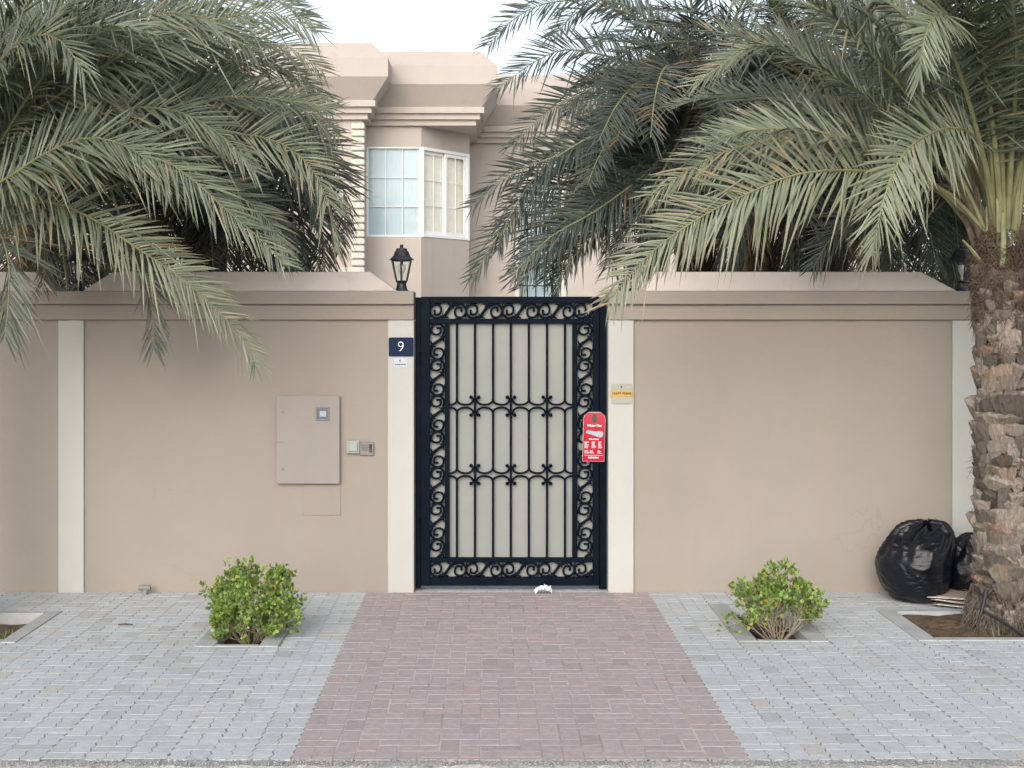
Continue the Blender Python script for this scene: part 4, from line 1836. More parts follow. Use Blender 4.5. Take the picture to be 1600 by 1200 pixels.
CR = Vector((3.60, -1.26, 2.62))
BR = Vector((3.60, -1.26, -0.05))
pr = thing('palm_tree', 'date palm with rough leaf-base trunk standing at the right picture edge', 'palm tree', BR, 'date palms')
trR, radR, HR = trunk(pr, BR, CR, 0.285, 0.186, 0.190, boots=0.076, seed=3)


def rel(p):
    return at(*p)


rng = random.Random(42)


def traced(parent, origin, crown, pts, **kw):
    ctrl = [Vector(crown)] + [at(*p) for p in pts]
    kw.setdefault('roll', 0.0)
    return frond(parent, origin, ctrl, rng, **kw)


c0 = CR + Vector((-.08, -.05, .02))
traced(pr, BR, c0, [(1480, 300, -1.4), (1400, 272, -1.5), (1300, 266, -1.6), (1232, 276, -1.65), (1170, 302, -1.7), (1100, 336, -1.7), (1030, 384, -1.7), (980, 434, -1.65), (948, 478, -1.6)], tone=.78, dry=.28, lmax=.42, width=.024, vee=18, roll=R(-22), start=.2)
traced(pr, BR, c0, [(1480, 270, -1.2), (1380, 222, -1.0), (1290, 206, -.9), (1212, 216, -.85), (1140, 234, -.8), (1080, 262, -.8), (1015, 310, -.8)], tone=.62, dry=.3, lmax=.42, width=.023, vee=30, start=.24)
traced(pr, BR, c0, [(1530, 230, -1.6), (1488, 200, -1.9), (1430, 222, -2.15), (1396, 268, -2.3), (1376, 330, -2.35), (1362, 400, -2.35)], tone=.85, dry=.12, lmax=.36, width=.024, vee=14, start=.34)
traced(pr, BR, c0, [(1545, 200, -1.7), (1510, 60, -2.1), (1470, 20, -2.5), (1444, 60, -2.75), (1436, 125, -2.8)], tone=.75, dry=.08, lmax=.34, width=.026, vee=8, start=.40)
traced(pr, BR, c0, [(1500, 260, -1.1), (1400, 166, -.9), (1300, 106, -.8), (1232, 70, -.8), (1180, 72, -.8), (1135, 96, -.8), (1082, 134, -.8)], tone=.8, dry=.25, lmax=.38, width=.021, vee=26, start=.28)
cu = CR + Vector((-.02, -.08, .12))
traced(pr, BR, cu, [(1560, 230, -1.45), (1538, 110, -1.6), (1528, 0, -1.7), (1515, -110, -1.9), (1480, -190, -2.1)], tone=.4, dry=.05, lmax=.40, width=.024, vee=22, start=.30, rbase=.026)
traced(pr, BR, cu, [(1580, 220, -1.5), (1594, 80, -1.7), (1612, -60, -1.9), (1650, -150, -2.0)], tone=.45, dry=.05, lmax=.40, width=.024, vee=22, start=.25, rbase=.026)
traced(pr, BR, cu, [(1540, 240, -1.4), (1490, 120, -1.5), (1420, 30, -1.6), (1340, -20, -1.7), (1240, -40, -1.8), (1150, -10, -1.8)], tone=.45, dry=.08, lmax=.42, width=.024, vee=22, start=.28, rbase=.024)
traced(pr, BR, cu, [(1520, 250, -1.3), (1440, 140, -1.2), (1350, 60, -1.1), (1270, 10, -1.0), (1180, -20, -.9)], tone=.5, dry=.08, lmax=.42, width=.023, vee=26, start=.28)
traced(pr, BR, cu, [(1575, 200, -1.2), (1570, 60, -1.0), (1560, -70, -.9), (1530, -180, -.6)], tone=.35, dry=.05, lmax=.42, width=.023, vee=26, start=.25)
traced(pr, BR, c0, [(1500, 300, -1.0), (1430, 290, -.7), (1360, 315, -.5), (1300, 370, -.4), (1270, 420, -.35)], tone=.4, dry=.25, lmax=.36, width=.020, vee=26, start=.28, mat='palmdark')
traced(pr, BR, cu, [(1600, 240, -1.6), (1660, 100, -1.9), (1700, 0, -2.2), (1750, -40, -2.5)], tone=.5, dry=.05, lmax=.42, width=.024, vee=22, start=.25)
for i in range(30):
    az = rng.uniform(0, 360)
    el = rng.uniform(35, 86)
    if 190 < az < 350 and el < 60:
        el = rng.uniform(60, 85)
    if az < 75 or az > 300 or i % 3 == 0:
        az = rng.choice((rng.uniform(-60, 60), rng.uniform(60, 165)))
    pth = clear_wild(1000, 9000, CR + Vector((0, 0, .08)), rng, az, el, rng.uniform(2.3, 2.9), rng.uniform(45, 85), rng.uniform(-20, 20))
    frond(pr, BR, pth, rng, tone=rng.uniform(.25, .6), dry=rng.uniform(.03, .2), lmax=.42, width=.023, vee=28, start=.25, rbase=.022)
# thick petioles spreading from the crown, cut ones included
pb = random.Random(8)
for i in range(18):
    a = R(180 + 180 * pb.random()) if i < 13 else R(pb.uniform(0, 360))
    z0_ = CR.z - BR.z + pb.uniform(-.22, .10)
    r0 = .165
    tilt_ = pb.uniform(.10, .75) * (1 - (z0_ - (CR.z - BR.z) + .22) * 1.2)
    ln_ = pb.uniform(.18, .42) if i % 2 else pb.uniform(.35, .7)
    d = Vector((math.cos(a) * tilt_, math.sin(a) * tilt_, 1)).normalized()
    p0 = Vector((r0 * math.cos(a), r0 * math.sin(a), z0_))
    b = MB()
    b.tube([p0 - d * .05, p0 + d * ln_ * .3, p0 + d * ln_ * .7 + Vector((d.x, d.y, 0)) * .03, p0 + d * ln_ + Vector((d.x, d.y, 0)) * .07], [.030, .022, .015, .010], 7, flat=.6)
    b.build('petiole', M['petiole'] if i % 2 else M['fibre'], pr, smooth=True)
# orange dead midrib standing in the crown
b = MB()
b.tube([at(1566, 300, -1.5) - BR, at(1560, 250, -1.52) - BR, at(1551, 180, -1.55) - BR, at(1536, 95, -1.6) - BR], [.016, .014, .010, .006], 6, flat=.6)
b.build('dead_midrib', M['stalkdry'], pr, smooth=True)
# fibre matting below the crown and at the foot
fb = MB()
for i in range(3000):
    low = i % 4 == 0
    a = R(pb.uniform(165, 375))
    z0_ = pb.uniform(.02, .34) if low else CR.z - BR.z + pb.uniform(-.50, .12)
    if pb.random() < .06:
        z0_ = pb.uniform(.2, 2.4)
    elif pb.random() < .10:
        z0_ = pb.choice((pb.gauss(1.17, .05), pb.gauss(2.05, .05)))
    r0 = radR(z0_ / HR) + pb.uniform(.0, .028)
    p = Vector((r0 * math.cos(a), r0 * math.sin(a), z0_))
    d = Vector((-math.sin(a), math.cos(a), 0)) * pb.uniform(-1, 1) + Vector((math.cos(a), math.sin(a), 0)) * pb.uniform(-.1, .35) + Vector((0, 0, pb.uniform(-.9, .5)))
    d.normalize()
    l = pb.uniform(.03, .12)
    q = p + d * l * .5 + Vector((pb.uniform(-.01, .01), pb.uniform(-.01, .01), pb.uniform(-.01, .01)))
    fb.tube([p, q, p + d * l + Vector((0, 0, -.02))], [.0026, .0022, .0008], 3, cap=False)
tag(fb.build('fibre', M['fibre'], pr, recalc=False), kind='stuff')
# root fringe at the foot
rf = MB()
for i in range(900):
    a = R(pb.uniform(150, 390))
    z0_ = pb.uniform(.03, .26)
    r0 = radR(z0_ / HR) + pb.uniform(-.01, .03)
    p = Vector((r0 * math.cos(a), r0 * math.sin(a), z0_))
    e = p + Vector((math.cos(a) * pb.uniform(.0, .05), math.sin(a) * pb.uniform(.0, .05), -pb.uniform(.03, .09)))
    rf.tube([p, e], [.006, .003], 4, cap=False)
tag(rf.build('root_fringe', M['boot'], pr, recalc=False), kind='stuff')

# --- street palm beyond the left edge
CL = Vector((-3.92, -1.30, 2.86))
BL = Vector((-3.85, -1.30, -0.05))
pl = thing('palm_tree', 'date palm out of frame whose fronds hang over the left wall', 'palm tree', BL, 'date palms')
trunk(pl, BL, CL, 0.28, 0.195, 0.22, boots=0, seed=5)
rng = random.Random(17)
T_L = [
    ([(-20, 230, -1.5), (90, 150, -1.6), (200, 82, -1.7), (332, 32, -1.7), (430, 20, -1.65), (492, 52, -1.6)], dict(tone=.5, dry=.1, lmax=.44, vee=12, roll=R(18))),
    ([(0, 288, -1.4), (90, 262, -1.4), (175, 238, -1.4), (300, 210, -1.35), (400, 212, -1.3), (465, 240, -1.25), (508, 300, -1.2), (524, 388, -1.2)], dict(tone=.6, dry=.18, lmax=.36, vee=20, roll=R(15))),
    ([(0, 262, -1.2), (90, 210, -1.1), (210, 158, -1.0), (300, 143, -.95), (385, 141, -.9), (470, 165, -.9), (530, 215, -.85)], dict(tone=.58, dry=.18, lmax=.40, vee=14, roll=R(10))),
    ([(0, 300, -1.7), (110, 250, -1.85), (210, 228, -1.9), (290, 272, -1.9), (350, 325, -1.85), (405, 372, -1.8), (445, 415, -1.8)], dict(tone=.56, dry=.15, lmax=.38, vee=10, roll=R(-12))),
    ([(-20, 322, -1.5), (80, 316, -1.6), (150, 345, -1.6), (210, 385, -1.6), (280, 432, -1.55), (343, 488, -1.5), (390, 545, -1.45), (400, 575, -1.45)], dict(tone=.74, dry=.22, lmax=.36, vee=22, roll=R(8))),
    ([(-30, 170, -1.8), (50, 70, -2.0), (120, -10, -2.1), (200, -80, -2.2)], dict(tone=.42, dry=.04, lmax=.44, vee=10, stalk='stalk')),
    ([(60, 325, -1.0), (150, 335, -.9), (200, 362, -.85), (224, 420, -.8), (238, 480, -.8), (240, 548, -.8)], dict(tone=.6, dry=.3, lmax=.36, vee=26, mat='palmdark', width=.022)),
    ([(-60, 330, -1.5), (-10, 350, -1.6), (12, 400, -1.6), (14, 460, -1.6), (8, 530, -1.6)], dict(tone=.55, dry=.3, lmax=.40, vee=26, mat='palmdark', width=.022)),
    ([(-40, 310, -.9), (20, 315, -.8), (62, 350, -.75), (70, 410, -.7), (66, 460, -.7)], dict(tone=.35, dry=.35, lmax=.30, vee=26, mat='palmdark', width=.017)),
    ([(-10, 250, -1.0), (120, 170, -.7), (260, 108, -.5), (380, 90, -.4), (450, 110, -.35), (500, 170, -.3)], dict(tone=.5, dry=.1, lmax=.42, vee=22)),
    ([(-10, 220, -1.1), (120, 110, -.9), (250, 40, -.7), (360, 0, -.6), (430, -5, -.5), (492, 40, -.4)], dict(tone=.45, dry=.08, lmax=.42, vee=24)),
    ([(-30, 200, -1.3), (60, 60, -1.2), (160, -40, -1.1), (280, -100, -1.0), (400, -110, -.9)], dict(tone=.4, dry=.05, lmax=.44, vee=26)),
    ([(0, 300, -1.0), (130, 280, -.7), (260, 270, -.5), (370, 290, -.35), (430, 340, -.3), (452, 410, -.3)], dict(tone=.42, dry=.2, lmax=.34, vee=26, mat='palmdark')),
    ([(0, 290, -.9), (120, 240, -.5), (260, 210, -.3), (390, 225, -.1), (470, 280, 0), (500, 350, 0)], dict(tone=.4, dry=.2, lmax=.36, vee=26, mat='palmdark')),
    ([(-10, 270, -1.5), (100, 205, -1.6), (190, 170, -1.65), (280, 175, -1.65), (350, 215, -1.6), (400, 270, -1.55)], dict(tone=.52, dry=.12, lmax=.40, vee=16)),
    ([(0, 285, -1.0), (130, 195, -.8), (270, 128, -.6), (390, 100, -.5), (470, 118, -.45), (518, 165, -.4)], dict(tone=.5, dry=.15, lmax=.40, vee=14)),
    ([(0, 275, -1.1), (120, 160, -1.0), (240, 88, -.9), (350, 58, -.85), (440, 68, -.8), (506, 112, -.75)], dict(tone=.55, dry=.12, lmax=.42, vee=12)),
    ([(0, 300, -.8), (120, 230, -.6), (250, 180, -.4), (380, 165, -.3), (470, 195, -.25), (520, 255, -.2)], dict(tone=.45, dry=.2, lmax=.38, vee=16)),
    ([(0, 310, -1.2), (110, 280, -1.3), (220, 262, -1.3), (330, 282, -1.25), (410, 335, -1.2), (450, 395, -1.15)], dict(tone=.5, dry=.2, lmax=.36, vee=14)),
    ([(-20, 250, -1.6), (60, 130, -1.7), (150, 55, -1.75), (250, 20, -1.75), (340, 35, -1.7), (400, 85, -1.65)], dict(tone=.55, dry=.1, lmax=.42, vee=12)),
    ([(-10, 290, -1.8), (70, 240, -1.95), (140, 215, -2.0), (210, 235, -2.0), (265, 290, -1.95)], dict(tone=.5, dry=.12, lmax=.38, vee=12)),
    ([(-60, 210, -1.9), (-10, 110, -2.2), (40, 60, -2.4), (90, 60, -2.55), (130, 110, -2.6)], dict(tone=.48, dry=.06, lmax=.38, vee=12)),
]
for pts, kw in T_L:
    kw = dict(dict(width=.022, start=.22), **kw)
    traced(pl, BL, CL, pts, **kw)
for i in range(46):
    az = rng.uniform(-100, 95) if i < 38 else rng.uniform(90, 260)
    el = rng.uniform(25, 82)
    if -150 < az < -15:
        el = rng.uniform(62, 85)
    pth = clear_wild(-2000, 528, CL + Vector((0, 0, .05)), rng, az, el, rng.uniform(2.3, 3.1), rng.uniform(50, 95), rng.uniform(-20, 20))
    if pth is None:
        continue
    frond(pl, BL, pth, rng, tone=rng.uniform(.3, .55), dry=rng.uniform(.05, .25), lmax=.42, width=.021, vee=26, start=.22)

# --- palms in the garden
def garden_palm(label, crown, base, n, seed, tr_list, el_rng=(-15, 80), len_rng=(2.1, 2.8), tone=(.2, .5), mat='palmdark'):
    global rng
    rng = random.Random(seed)
    t = thing('palm_tree', label, 'palm tree', base, 'date palms')
    trunk(t, Vector(base), Vector(crown), .26, .19, .21, boots=0, seed=seed)
    for pts, kw in tr_list:
        kw = dict(dict(width=.021, start=.16, mat=mat, tone=rng.uniform(*tone), dry=.12, lmax=.38, vee=26), **kw)
        traced(t, Vector(base), crown, pts, **kw)
    for i in range(n):
        az = 360 * (i * 0.382 % 1) + rng.uniform(-15, 15)
        el = rng.uniform(*el_rng)
        left = at(762, 0, crown[1]).x > crown[0]
        pth = clear_wild(-2000 if left else 845, 500 if left else 5000, Vector(crown), rng, az, el, rng.uniform(*len_rng), rng.uniform(45, 95) if el > 20 else rng.uniform(40, 70), rng.uniform(-20, 20))
        if pth is None:
            continue
        frond(t, Vector(base), pth, rng, tone=rng.uniform(*tone), dry=rng.uniform(.05, .3), lmax=.38, width=.020, vee=26, start=.2, mat=mat)
    for i in range(6):
        pth = clear_wild(-2000 if left else 845, 500 if left else 5000, Vector(crown) - Vector((0, 0, .15)), rng, rng.uniform(180, 360), rng.uniform(-60, -30), rng.uniform(1.3, 1.9), 40, 10)
        if pth is not None:
            frond(t, Vector(base), pth, rng, tone=.5, dry=.85, lmax=.32, width=.016, vee=20, start=.15, mat=mat, stalk='stalkdry')
    return t


ca = at(1082, 172, 2.6)
YA = 2.6
garden_palm('dark date palm arching over the wall just right of the gate', ca, (ca.x + .1, 2.6, -.05), 34, 31, [
    ([(1000, 192, 2.3), (948, 224, 2.2), (905, 290, 2.1)], {}),
    ([(1010, 110, 2.3), (900, 78, 2.1), (840, 94, 2.0), (776, 140, 1.9)], dict(tone=.45)),
    ([(1040, 60, 2.4), (964, 4, 2.2), (860, 4, 2.1), (800, 32, 2.0), (762, 72, 2.0)], dict(tone=.5)),
    ([(980, 126, 2.2), (900, 150, 2.0), (840, 188, 1.9), (800, 230, 1.9)], dict(tone=.4)),
    ([(980, 196, 2.0), (900, 232, 1.8), (800, 272, 1.6), (735, 325, 1.6)], dict(tone=.25)),
    ([(1010, 240, 1.7), (960, 290, 1.5), (900, 345, 1.4), (835, 420, 1.3)], dict(tone=.35)),
    ([(1000, 215, 2.0), (920, 260, 1.8), (840, 310, 1.7), (780, 365, 1.6), (738, 436, 1.6)], dict(tone=.35)),
    ([(1030, 230, 1.7), (980, 300, 1.5), (920, 370, 1.4), (866, 445, 1.4)], dict(tone=.3)),
    ([(1050, 240, 1.5), (1000, 330, 1.3), (950, 420, 1.3)], dict(tone=.2)),
    ([(1050, 220, 1.7), (1010, 270, 1.4), (930, 330, 1.2), (860, 370, 1.1), (800, 430, 1.1)], dict(tone=.4)),
    ([(1000, 180, 2.0), (920, 215, 1.8), (850, 262, 1.7), (800, 330, 1.6), (778, 392, 1.6)], dict(tone=.3)),
    ([(1020, 240, 1.9), (950, 300, 1.7), (890, 360, 1.6), (850, 440, 1.6)], dict(tone=.25)),
    ([(1000, 250, 1.8), (920, 310, 1.5), (860, 370, 1.4), (812, 452, 1.4)], dict(tone=.35)),
    ([(1010, 260, 1.9), (930, 340, 1.7), (885, 400, 1.6), (868, 470, 1.6)], dict(tone=.3)),
    ([(990, 230, 2.2), (900, 300, 2.0), (836, 360, 1.9), (800, 440, 1.9)], dict(tone=.3)),
    ([(1060, 90, 2.4), (1000, 30, 2.2), (920, 10, 2.1), (860, 60, 2.0)], dict(tone=.4)),
    ([(1080, 90, 2.4), (1080, 10, 2.2), (1060, -80, 2.0)], {}),
], el_rng=(-10, 75), len_rng=(2.0, 2.6))
cb = at(1292, 130, 1.7)
garden_palm('date palm with drooping grey fronds behind the right wall', cb, (cb.x, 1.7, -.05), 46, 32, [
    ([(1255, 190, 1.3), (1242, 260, 1.1), (1238, 340, 1.0), (1240, 430, 1.0)], dict(tone=.45, vee=10)),
    ([(1300, 200, 1.2), (1306, 280, 1.0), (1312, 350, .95), (1318, 430, .95)], dict(tone=.3, vee=10)),
    ([(1360, 180, 1.2), (1420, 240, 1.0), (1440, 320, .95), (1438, 430, .95)], dict(tone=.45, vee=10)),
    ([(1380, 170, 1.3), (1460, 230, 1.1), (1490, 320, 1.0), (1500, 430, 1.0)], dict(tone=.4, vee=10)),
    ([(1340, 210, 1.1), (1366, 290, .95), (1376, 360, .9), (1380, 440, .9)], dict(tone=.35, vee=10)),
    ([(1220, 180, 1.3), (1180, 250, 1.1), (1160, 330, 1.0), (1150, 425, 1.0)], dict(tone=.3, vee=12)),
    ([(1200, 150, 1.4), (1130, 210, 1.2), (1090, 300, 1.1), (1075, 420, 1.1)], dict(tone=.3, vee=12)),
], el_rng=(-50, 70), len_rng=(1.9, 2.5), tone=(.3, .6))
cc = at(325, 250, 1.5)
garden_palm('dark date palm in the garden behind the left wall', cc, (cc.x - .1, 1.5, -.05), 38, 33, [
    ([(380, 215, 1.2), (436, 262, 1.0), (458, 335, .95), (466, 430, .95)], {}),
    ([(410, 220, 1.3), (486, 280, 1.2), (502, 350, 1.2), (495, 430, 1.2)], dict(dry=.3)),
    ([(345, 290, 1.0), (372, 350, .85), (380, 430, .85)], {}),
    ([(430, 195, 1.4), (500, 250, 1.3), (524, 330, 1.3), (530, 395, 1.3)], dict(dry=.3, tone=.5)),
    ([(300, 290, 1.0), (290, 350, .85), (286, 430, .85)], {}),
    ([(240, 280, 1.1), (190, 340, .9), (170, 430, .9)], {}),
    ([(200, 250, 1.2), (110, 300, 1.0), (70, 370, .95), (60, 440, .95)], {}),
    ([(330, 300, .9), (330, 360, .8), (334, 440, .8)], {}),
    ([(400, 240, 1.1), (420, 310, .9), (424, 430, .9)], {}),
    ([(370, 260, 1.2), (400, 330, 1.05), (408, 436, 1.05)], dict(tone=.2)),
    ([(400, 215, 1.6), (450, 270, 1.6), (474, 350, 1.6), (478, 436, 1.6)], dict(tone=.25)),
    ([(390, 250, 1.9), (440, 320, 2.0), (452, 440, 2.0)], dict(tone=.2)),
    ([(420, 220, 2.0), (480, 290, 2.1), (506, 380, 2.1), (506, 440, 2.1)], dict(tone=.25)),
    ([(350, 270, 1.2), (352, 340, 1.05), (354, 440, 1.05)], dict(tone=.3, dry=.3)),
    ([(420, 190, 1.9), (500, 225, 2.0), (535, 290, 2.0), (540, 360, 2.0)], dict(tone=.3, dry=.35)),
    ([(310, 280, 1.1), (318, 350, .95), (322, 440, .95)], dict(tone=.2)),
    ([(280, 270, 1.2), (254, 340, 1.05), (250, 440, 1.05)], dict(tone=.25)),
    ([(250, 265, 1.3), (218, 340, 1.15), (212, 440, 1.15)], dict(tone=.3)),
], el_rng=(-25, 70), len_rng=(1.8, 2.3), tone=(.15, .4))
cd = at(60, 250, 2.4)
garden_palm('dark date palm in the garden behind the left lantern', cd, (cd.x, 2.4, -.05), 36, 34, [], el_rng=(-55, 80), len_rng=(2.0, 2.5), tone=(.15, .4))
ce = at(1500, 150, 3.2)
cf = at(1180, 215, 3.6)
garden_palm('date palm far back in the garden between the gate and the right lantern', cf, (cf.x, 3.6, -.05), 44, 36, [], el_rng=(-60, 75), len_rng=(1.9, 2.3), tone=(.15, .4))
garden_palm('date palm far back in the garden behind the right trunk', ce, (ce.x, 3.2, -.05), 44, 35, [], el_rng=(-55, 75), len_rng=(2.0, 2.5), tone=(.2, .45))

# ------------------------------------------------------------------ bushes
def bush(name, label, c, h, w, seed, stems, leafy, leaf_len, bare, term=2):
    rng = random.Random(seed)
    t = thing(name, label, 'bush', c, 'bushes in the tree pits')
    wood = MB()
    leaves_v, leaves_f, leaves_c, anchors = [], [], [], []

    def leaf(p, d, l):
        d = d.normalized()
        s = d.orthogonal().normalized()
        s = Matrix.Rotation(rng.uniform(0, 6.3), 3, d) @ s
        n = d.cross(s)
        i0 = len(leaves_v)
        anchors.extend([p] * 8)
        wd = l * .34
        for f_, ww in ((0, .1), (.35, 1), (.75, .8), (1, .05)):
            cc_ = p + d * l * f_ + n * (l * .12 * math.sin(f_ * 3))
            leaves_v.extend([cc_ - s * wd * ww + n * wd * .25 * ww, cc_ + s * wd * ww + n * wd * .25 * ww])
        sh, dr = rng.random() ** 1.2, (rng.uniform(.75, 1.0) if rng.random() < .03 else 0)
        leaves_c.extend([(sh, 0, dr)] * 8)
        for k in range(3):
            leaves_f.append((i0 + 2 * k, i0 + 2 * k + 1, i0 + 2 * k + 3, i0 + 2 * k + 2))

    def grow(p, d, l, r_, lvl):
        n = 4
        pts = [p]
        for k in range(n):
            d = (d + Vector((rng.gauss(0, .16), rng.gauss(0, .16), rng.gauss(0.05, .12)))).normalized()
            p = p + d * (l / n)
            pts.append(p)
            rel_h = p.z / h
            out_ = math.hypot(p.x / (w / 2), p.y / (w / 2))
            shell = max(rel_h, out_)
            if (lvl >= 2 or (lvl == 1 and shell > bare + .2)) and shell > bare:
                for _ in range(rng.choice(leafy)):
                    ld = (d + Vector((rng.gauss(0, .8), rng.gauss(0, .8), rng.gauss(.25, .6))))
                    leaf(p, ld, leaf_len * rng.uniform(.7, 1.25))
            if lvl < 3 and k >= 1 and rng.random() < .85:
                nd = (d + Vector((rng.gauss(0, .6), rng.gauss(0, .6), rng.gauss(.1, .4)))).normalized()
                grow(p, nd, l * rng.uniform(.45, .7), r_ * .62, lvl + 1)
        wood.tube(pts, [r_ * (1 - .55 * k / n) for k in range(n + 1)], 4, cap=False)
        if lvl < 3:
            for _ in range(2):
                nd = (d + Vector((rng.gauss(0, .45), rng.gauss(0, .45), rng.gauss(.1, .3)))).normalized()
                grow(p, nd, l * rng.uniform(.4, .6), r_ * .5, lvl + 1)
        elif shell > bare * .9:
            for _ in range(term if rng.random() < .8 else 0):
                leaf(p, d + Vector((rng.gauss(0, .6), rng.gauss(0, .6), rng.gauss(.2, .5))), leaf_len * rng.uniform(.8, 1.2))

    for i in range(stems):
        a = i * 2.4 + rng.uniform(-.3, .3)
        sp_ = .08 + 1.35 * ((i + .5) / stems) ** .8
        d = Vector((math.cos(a) * sp_ * w * 1.15, math.sin(a) * sp_ * w * .8, h * 1.0))
        grow(Vector((math.cos(a) * .025, math.sin(a) * .025, -.02)), d.normalized(), h * rng.uniform(.42, .62), .0062, 0)
    allp = [Vector(v) for v in wood.v]
    ex = [sorted(f(v) for v in anchors)[int(len(anchors) * .985)] for f in (lambda v: abs(v.x), lambda v: abs(v.y), lambda v: v.z)]
    sx, sy, sz = w * .5 / ex[0], w * .5 / ex[1], h / ex[2]
    wood.v = [(v.x * sx, v.y * sy, v.z * sz) for v in allp]
    leaves_v = [v - p + Vector((p.x * sx, p.y * sy, p.z * sz)) for v, p in zip(leaves_v, anchors)]
    wood.build('branches', M['twig'], t, recalc=False)
    me = bpy.data.meshes.new('foliage')
    me.from_pydata([tuple(v) for v in leaves_v], [], leaves_f)
    me.materials.append(M['bushleaf'])
    at_ = me.color_attributes.new('tint', 'FLOAT_COLOR', 'POINT')
    at_.data.foreach_set('color', [x for cc_ in leaves_c for x in (cc_[0], 0.0, cc_[2], 1.0)])
    me.update()
    tag(link('foliage', me, t), kind='stuff')
    return t


bush('bush', 'densely leafed bright green bush in the pit left of the gate', (-1.60, -1.55, -.085), .51, .62, 3, 22, (0, 0, 0, 1), .031, .10)
bush('bush', 'open twiggy bush with bright leaves in the pit right of the gate', (1.97, -1.50, -.085), .51, .59, 23, 17, (0, 0, 0, 0, 0, 1), .034, .5, 1)

# ------------------------------------------------------------------ rubbish bags and litter
def bin_bag(label, c, rx, ry, h, seed, knot, group):
    t = thing('rubbish_bag', label, 'rubbish bag', c, group)
    nu, nv = 150, 90
    b = MB()
    kx, ky = knot
    for j in range(nv + 1):
        s = j / nv
        phi = -math.pi / 2 + math.pi * s
        for i in range(nu):
            a = 2 * math.pi * i / nu
            # plump sack: squarish section, flat foot, gathered towards the neck
            cz = math.sin(phi)
            rr_ = max(0.0, math.cos(phi)) ** 0.62
            z = h * (0.5 + 0.5 * math.copysign(abs(cz) ** 0.9, cz))
            if cz > 0:
                rr_ *= 1 - 0.10 * cz
            x, y = rr_ * math.cos(a) * rx, rr_ * math.sin(a) * ry
            top = max(0, (z / h - .45) / .55)
            x += kx * top ** 1.4
            y += ky * top ** 1.4
            p = Vector((x, y, z))
            d1 = noise.noise(p * 3.2 + Vector((seed, 0, 0))) * .055
            # creases: stretched across, and running down from the neck
            q = Vector((x * 5, y * 5, z * 17 + 2.5 * noise.noise(p * 5)))
            rid = (1 - abs(noise.noise(q + Vector((seed, 3, 1)))) * 2) ** 2 * .010
            fold = math.sin(a * 13 + 5 * noise.noise(p * 4)) * .022 * top ** 1.2
            n_ = Vector((x - kx * top, y - ky * top, (z - h * .45) * .8))
            if n_.length > 1e-6:
                n_.normalize()
            p = p + n_ * (d1 + rid + fold)
            p.z = max(0.002, p.z)
            b.v.append(tuple(p))
    for j in range(nv):
        for i in range(nu):
            i2 = (i + 1) % nu
            b.face((j * nu + i, j * nu + i2, (j + 1) * nu + i2, (j + 1) * nu + i))
    b.build('sack', M['liner'], t, smooth=True, sharp=80)
    # knot and ears
    b = MB()
    tp = Vector((kx, ky, h * .99))
    r_ = random.Random(seed)
    for k in range(5):
        a = R(30 + k * 72 + r_.uniform(-20, 20))
        e = tp + Vector((math.cos(a) * .05, math.sin(a) * .05, r_.uniform(.01, .045)))
        m1 = tp.lerp(e, .5) + Vector((0, 0, .012))
        b.tube([tp - Vector((0, 0, .02)), m1, e], [.016, .018, .007], 7, flat=.45)
    b.build('knot', M['liner'], t, smooth=True)
    return t


bg_ = 'full black rubbish bags against the wall'
c1 = at(1427, 0, -0.38)
bin_bag('full black rubbish bag with a twisted neck, nearer the gate', (c1.x, -.36, .003), .285, .27, .585, 2.3, (.11, .02), bg_)
c2 = at(1516, 0, -0.24)
bin_bag('black rubbish bag half hidden behind the palm trunk', (c2.x + .06, -.30, .003), .25, .22, .47, 6.1, (.03, .02), bg_)
rr = random.Random(12)
for i in range(6):
    b = MB()
    w, d_ = rr.uniform(.16, .26), rr.uniform(.13, .2)
    b.box((-w, -d_, -.003), (w, d_, .003), 0.001)
    o = b.build('flat_cardboard', M['card'] if i % 2 else M['paper'])
    cc_ = at(1512 + rr.uniform(-4, 8), 930, -.62)
    o.location = (cc_.x + .02 + i * .004, -.60 + .02 * i + rr.uniform(-.02, .02), .014 + i * .0125)
    o.rotation_euler = (R(rr.uniform(-3, 2)), R(rr.uniform(-3, 5)), R(-28 + rr.uniform(-14, 14)))
    tag(o, ['lowest pale newspaper sheet of the flattened pile behind the trunk', 'lowest brown cardboard of the flattened pile behind the trunk', 'second pale newspaper sheet up the flattened pile behind the trunk',
            'middle brown cardboard of the flattened pile behind the trunk', 'upper pale newspaper sheet of the flattened pile behind the trunk', 'topmost brown cardboard of the flattened pile behind the trunk'][i],
        'cardboard' if i % 2 else 'newspaper', 'flattened cardboard and paper behind the palm')
# scraps of white paper
for i, (px, py, Y) in enumerate(((1503, 935, -.66), (1515, 940, -.72))):
    b = MB()
    s = .022
    b.poly([(-s, -s, .002), (s * .8, -s * .7, .012), (s, s * .6, .004)])
    b.poly([(-s, -s, .002), (s, s * .6, .004), (-s * .5, s, .020)])
    o = b.build('paper_scrap', M['tissue'], recalc=False)
    p = at(px, py, Y)
    o.location = (p.x, Y, .004)
    o.rotation_euler = (0, 0, i * 1.3)
    tag(o, ('small white paper scrap by the flattened cardboard, farther from the palm trunk', 'small white paper scrap by the flattened cardboard, touching the palm trunk side')[i], 'litter', 'white paper scraps')

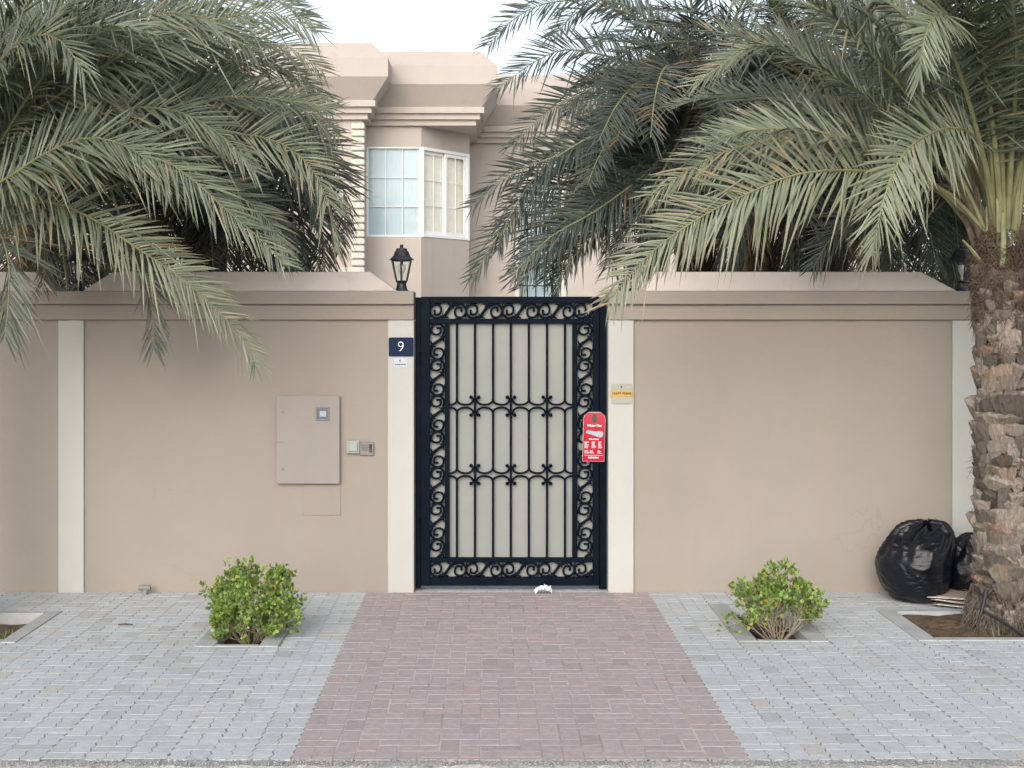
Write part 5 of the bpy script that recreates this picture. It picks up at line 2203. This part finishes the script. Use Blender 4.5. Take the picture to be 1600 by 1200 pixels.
# ------------------------------------------------------------------ irrigation hoses, weeds, twig
hose = thing('irrigation_hose', 'black irrigation hose with a stake riser in the palm pit', 'hose', (3.4, -1.55, -.06))
b = MB()
ho = Vector((3.4, -1.55, -.06))
b.tube([at(1537, 955, -1.62) - ho, at(1558, 966, -1.62) - ho, at(1580, 980, -1.62) - ho, at(1597, 992, -1.62) - ho, at(1620, 996, -1.62) - ho], .011, 8)
b.build('pipe', M['blackp'], hose, smooth=True)
b = MB()
b.tube([at(1527, 977, -1.60) - ho, at(1534, 955, -1.60) - ho, at(1540, 930, -1.60) - ho], [.006, .013, .014], 8)
b.tube([at(1540, 932, -1.60) - ho, at(1541, 922, -1.60) - ho], .018, 8)
b.build('stake', M['blackp'], hose, smooth=True)
for lab, pts, em in (('black drip hose looped under the twiggy bush', [(1.81, -.9, -.05), (1.84, -1.3, -.045), (1.90, -1.62, -.05), (2.02, -1.74, -.05), (2.1, -1.6, -.07)], True),
                     ('black drip hose under the leafy bush', [(-1.80, -1.72, -.04), (-1.68, -1.85, -.06), (-1.56, -1.86, -.05), (-1.50, -1.4, -.04)], False)):
    t = thing('drip_hose', lab, 'hose', pts[0], 'drip hoses in the bush pits')
    b = MB()
    P0 = Vector(pts[0])
    b.tube([p - P0 for p in spline(pts, 16)], .009, 8)
    b.build('pipe', M['blackp'], t, smooth=True)
    if em:
        for s in (3, 6, 9):
            e = MB()
            q = spline(pts, 16)[s] - P0
            e.lathe([(.004, -.004), (.010, .004), (.010, .018), (.004, .024)], (q.x, q.y, q.z + .004), 8)
            e.build('emitter', M['redemit'], t)


def weed(name, label, c, n, l, seed):
    r_ = random.Random(seed)
    V, F, C = [], [], []
    for i in range(n):
        a = r_.uniform(0, 6.3)
        p = Vector((r_.gauss(0, .03), r_.gauss(0, .03), 0))
        d = Vector((math.cos(a) * r_.uniform(.2, .9), math.sin(a) * r_.uniform(.2, .9), 1)).normalized()
        ll = l * r_.uniform(.5, 1.2)
        s = Vector((-math.sin(a), math.cos(a), 0)) * .003
        i0 = len(V)
        V += [p - s, p + s, p + d * ll * .6 - s, p + d * ll * .6 + s, p + d * ll + Vector((d.x, d.y, -.3)) * ll * .3]
        C += [(r_.random(), 0, r_.choice((0, 0, .6)))] * 5
        F += [(i0, i0 + 1, i0 + 3, i0 + 2), (i0 + 2, i0 + 3, i0 + 4)]
    me = bpy.data.meshes.new(name)
    me.from_pydata([tuple(v) for v in V], [], F)
    me.materials.append(M['grass'])
    at_ = me.color_attributes.new('tint', 'FLOAT_COLOR', 'POINT')
    at_.data.foreach_set('color', [x for cc_ in C for x in (cc_[0], cc_[1], cc_[2], 1.0)])
    o = link(name, me)
    o.location = c
    return tag(o, label, 'weed')


weed('weed', 'small grey green weed in the pit at the left picture edge', (-3.27, -1.45, -.09), 60, .10, 1)
weed('weed', 'low grass tuft in the palm pit near its back rim', (3.35, -.95, -.08), 60, .07, 2)
weed('weed', 'single tall grass blade tuft in front of the palm trunk', (3.42, -1.60, -.03), 7, .11, 3)
b = MB()
b.tube([(-.05, 0, 0), (0, .004, .003), (.05, 0, 0)], [.004, .006, .004], 6)
o = b.build('twig', M['fibre'])
o.location = (at(198, 978, 0).x * .89, -1.30, .008)
tag(o, 'short brown twig lying on the grey paving left of the leafy bush', 'twig')
# dry leaf scraps on the right paving
g = MB()
rr = random.Random(77)
for i in range(150):
    x, y = rr.uniform(2.2, 4.2), rr.uniform(-2.7, -1.85)
    a = rr.uniform(0, 6.3)
    l = rr.uniform(.004, .013)
    d = Vector((math.cos(a) * l, math.sin(a) * l, 0))
    s = Vector((-math.sin(a) * l * .4, math.cos(a) * l * .4, 0))
    c = Vector((x, y, .005))
    g.poly([c - d, c + s + Vector((0, 0, .003)), c + d, c - s])
tag(g.build('fallen_leaves', M['dryleaf'], recalc=False), kind='stuff')
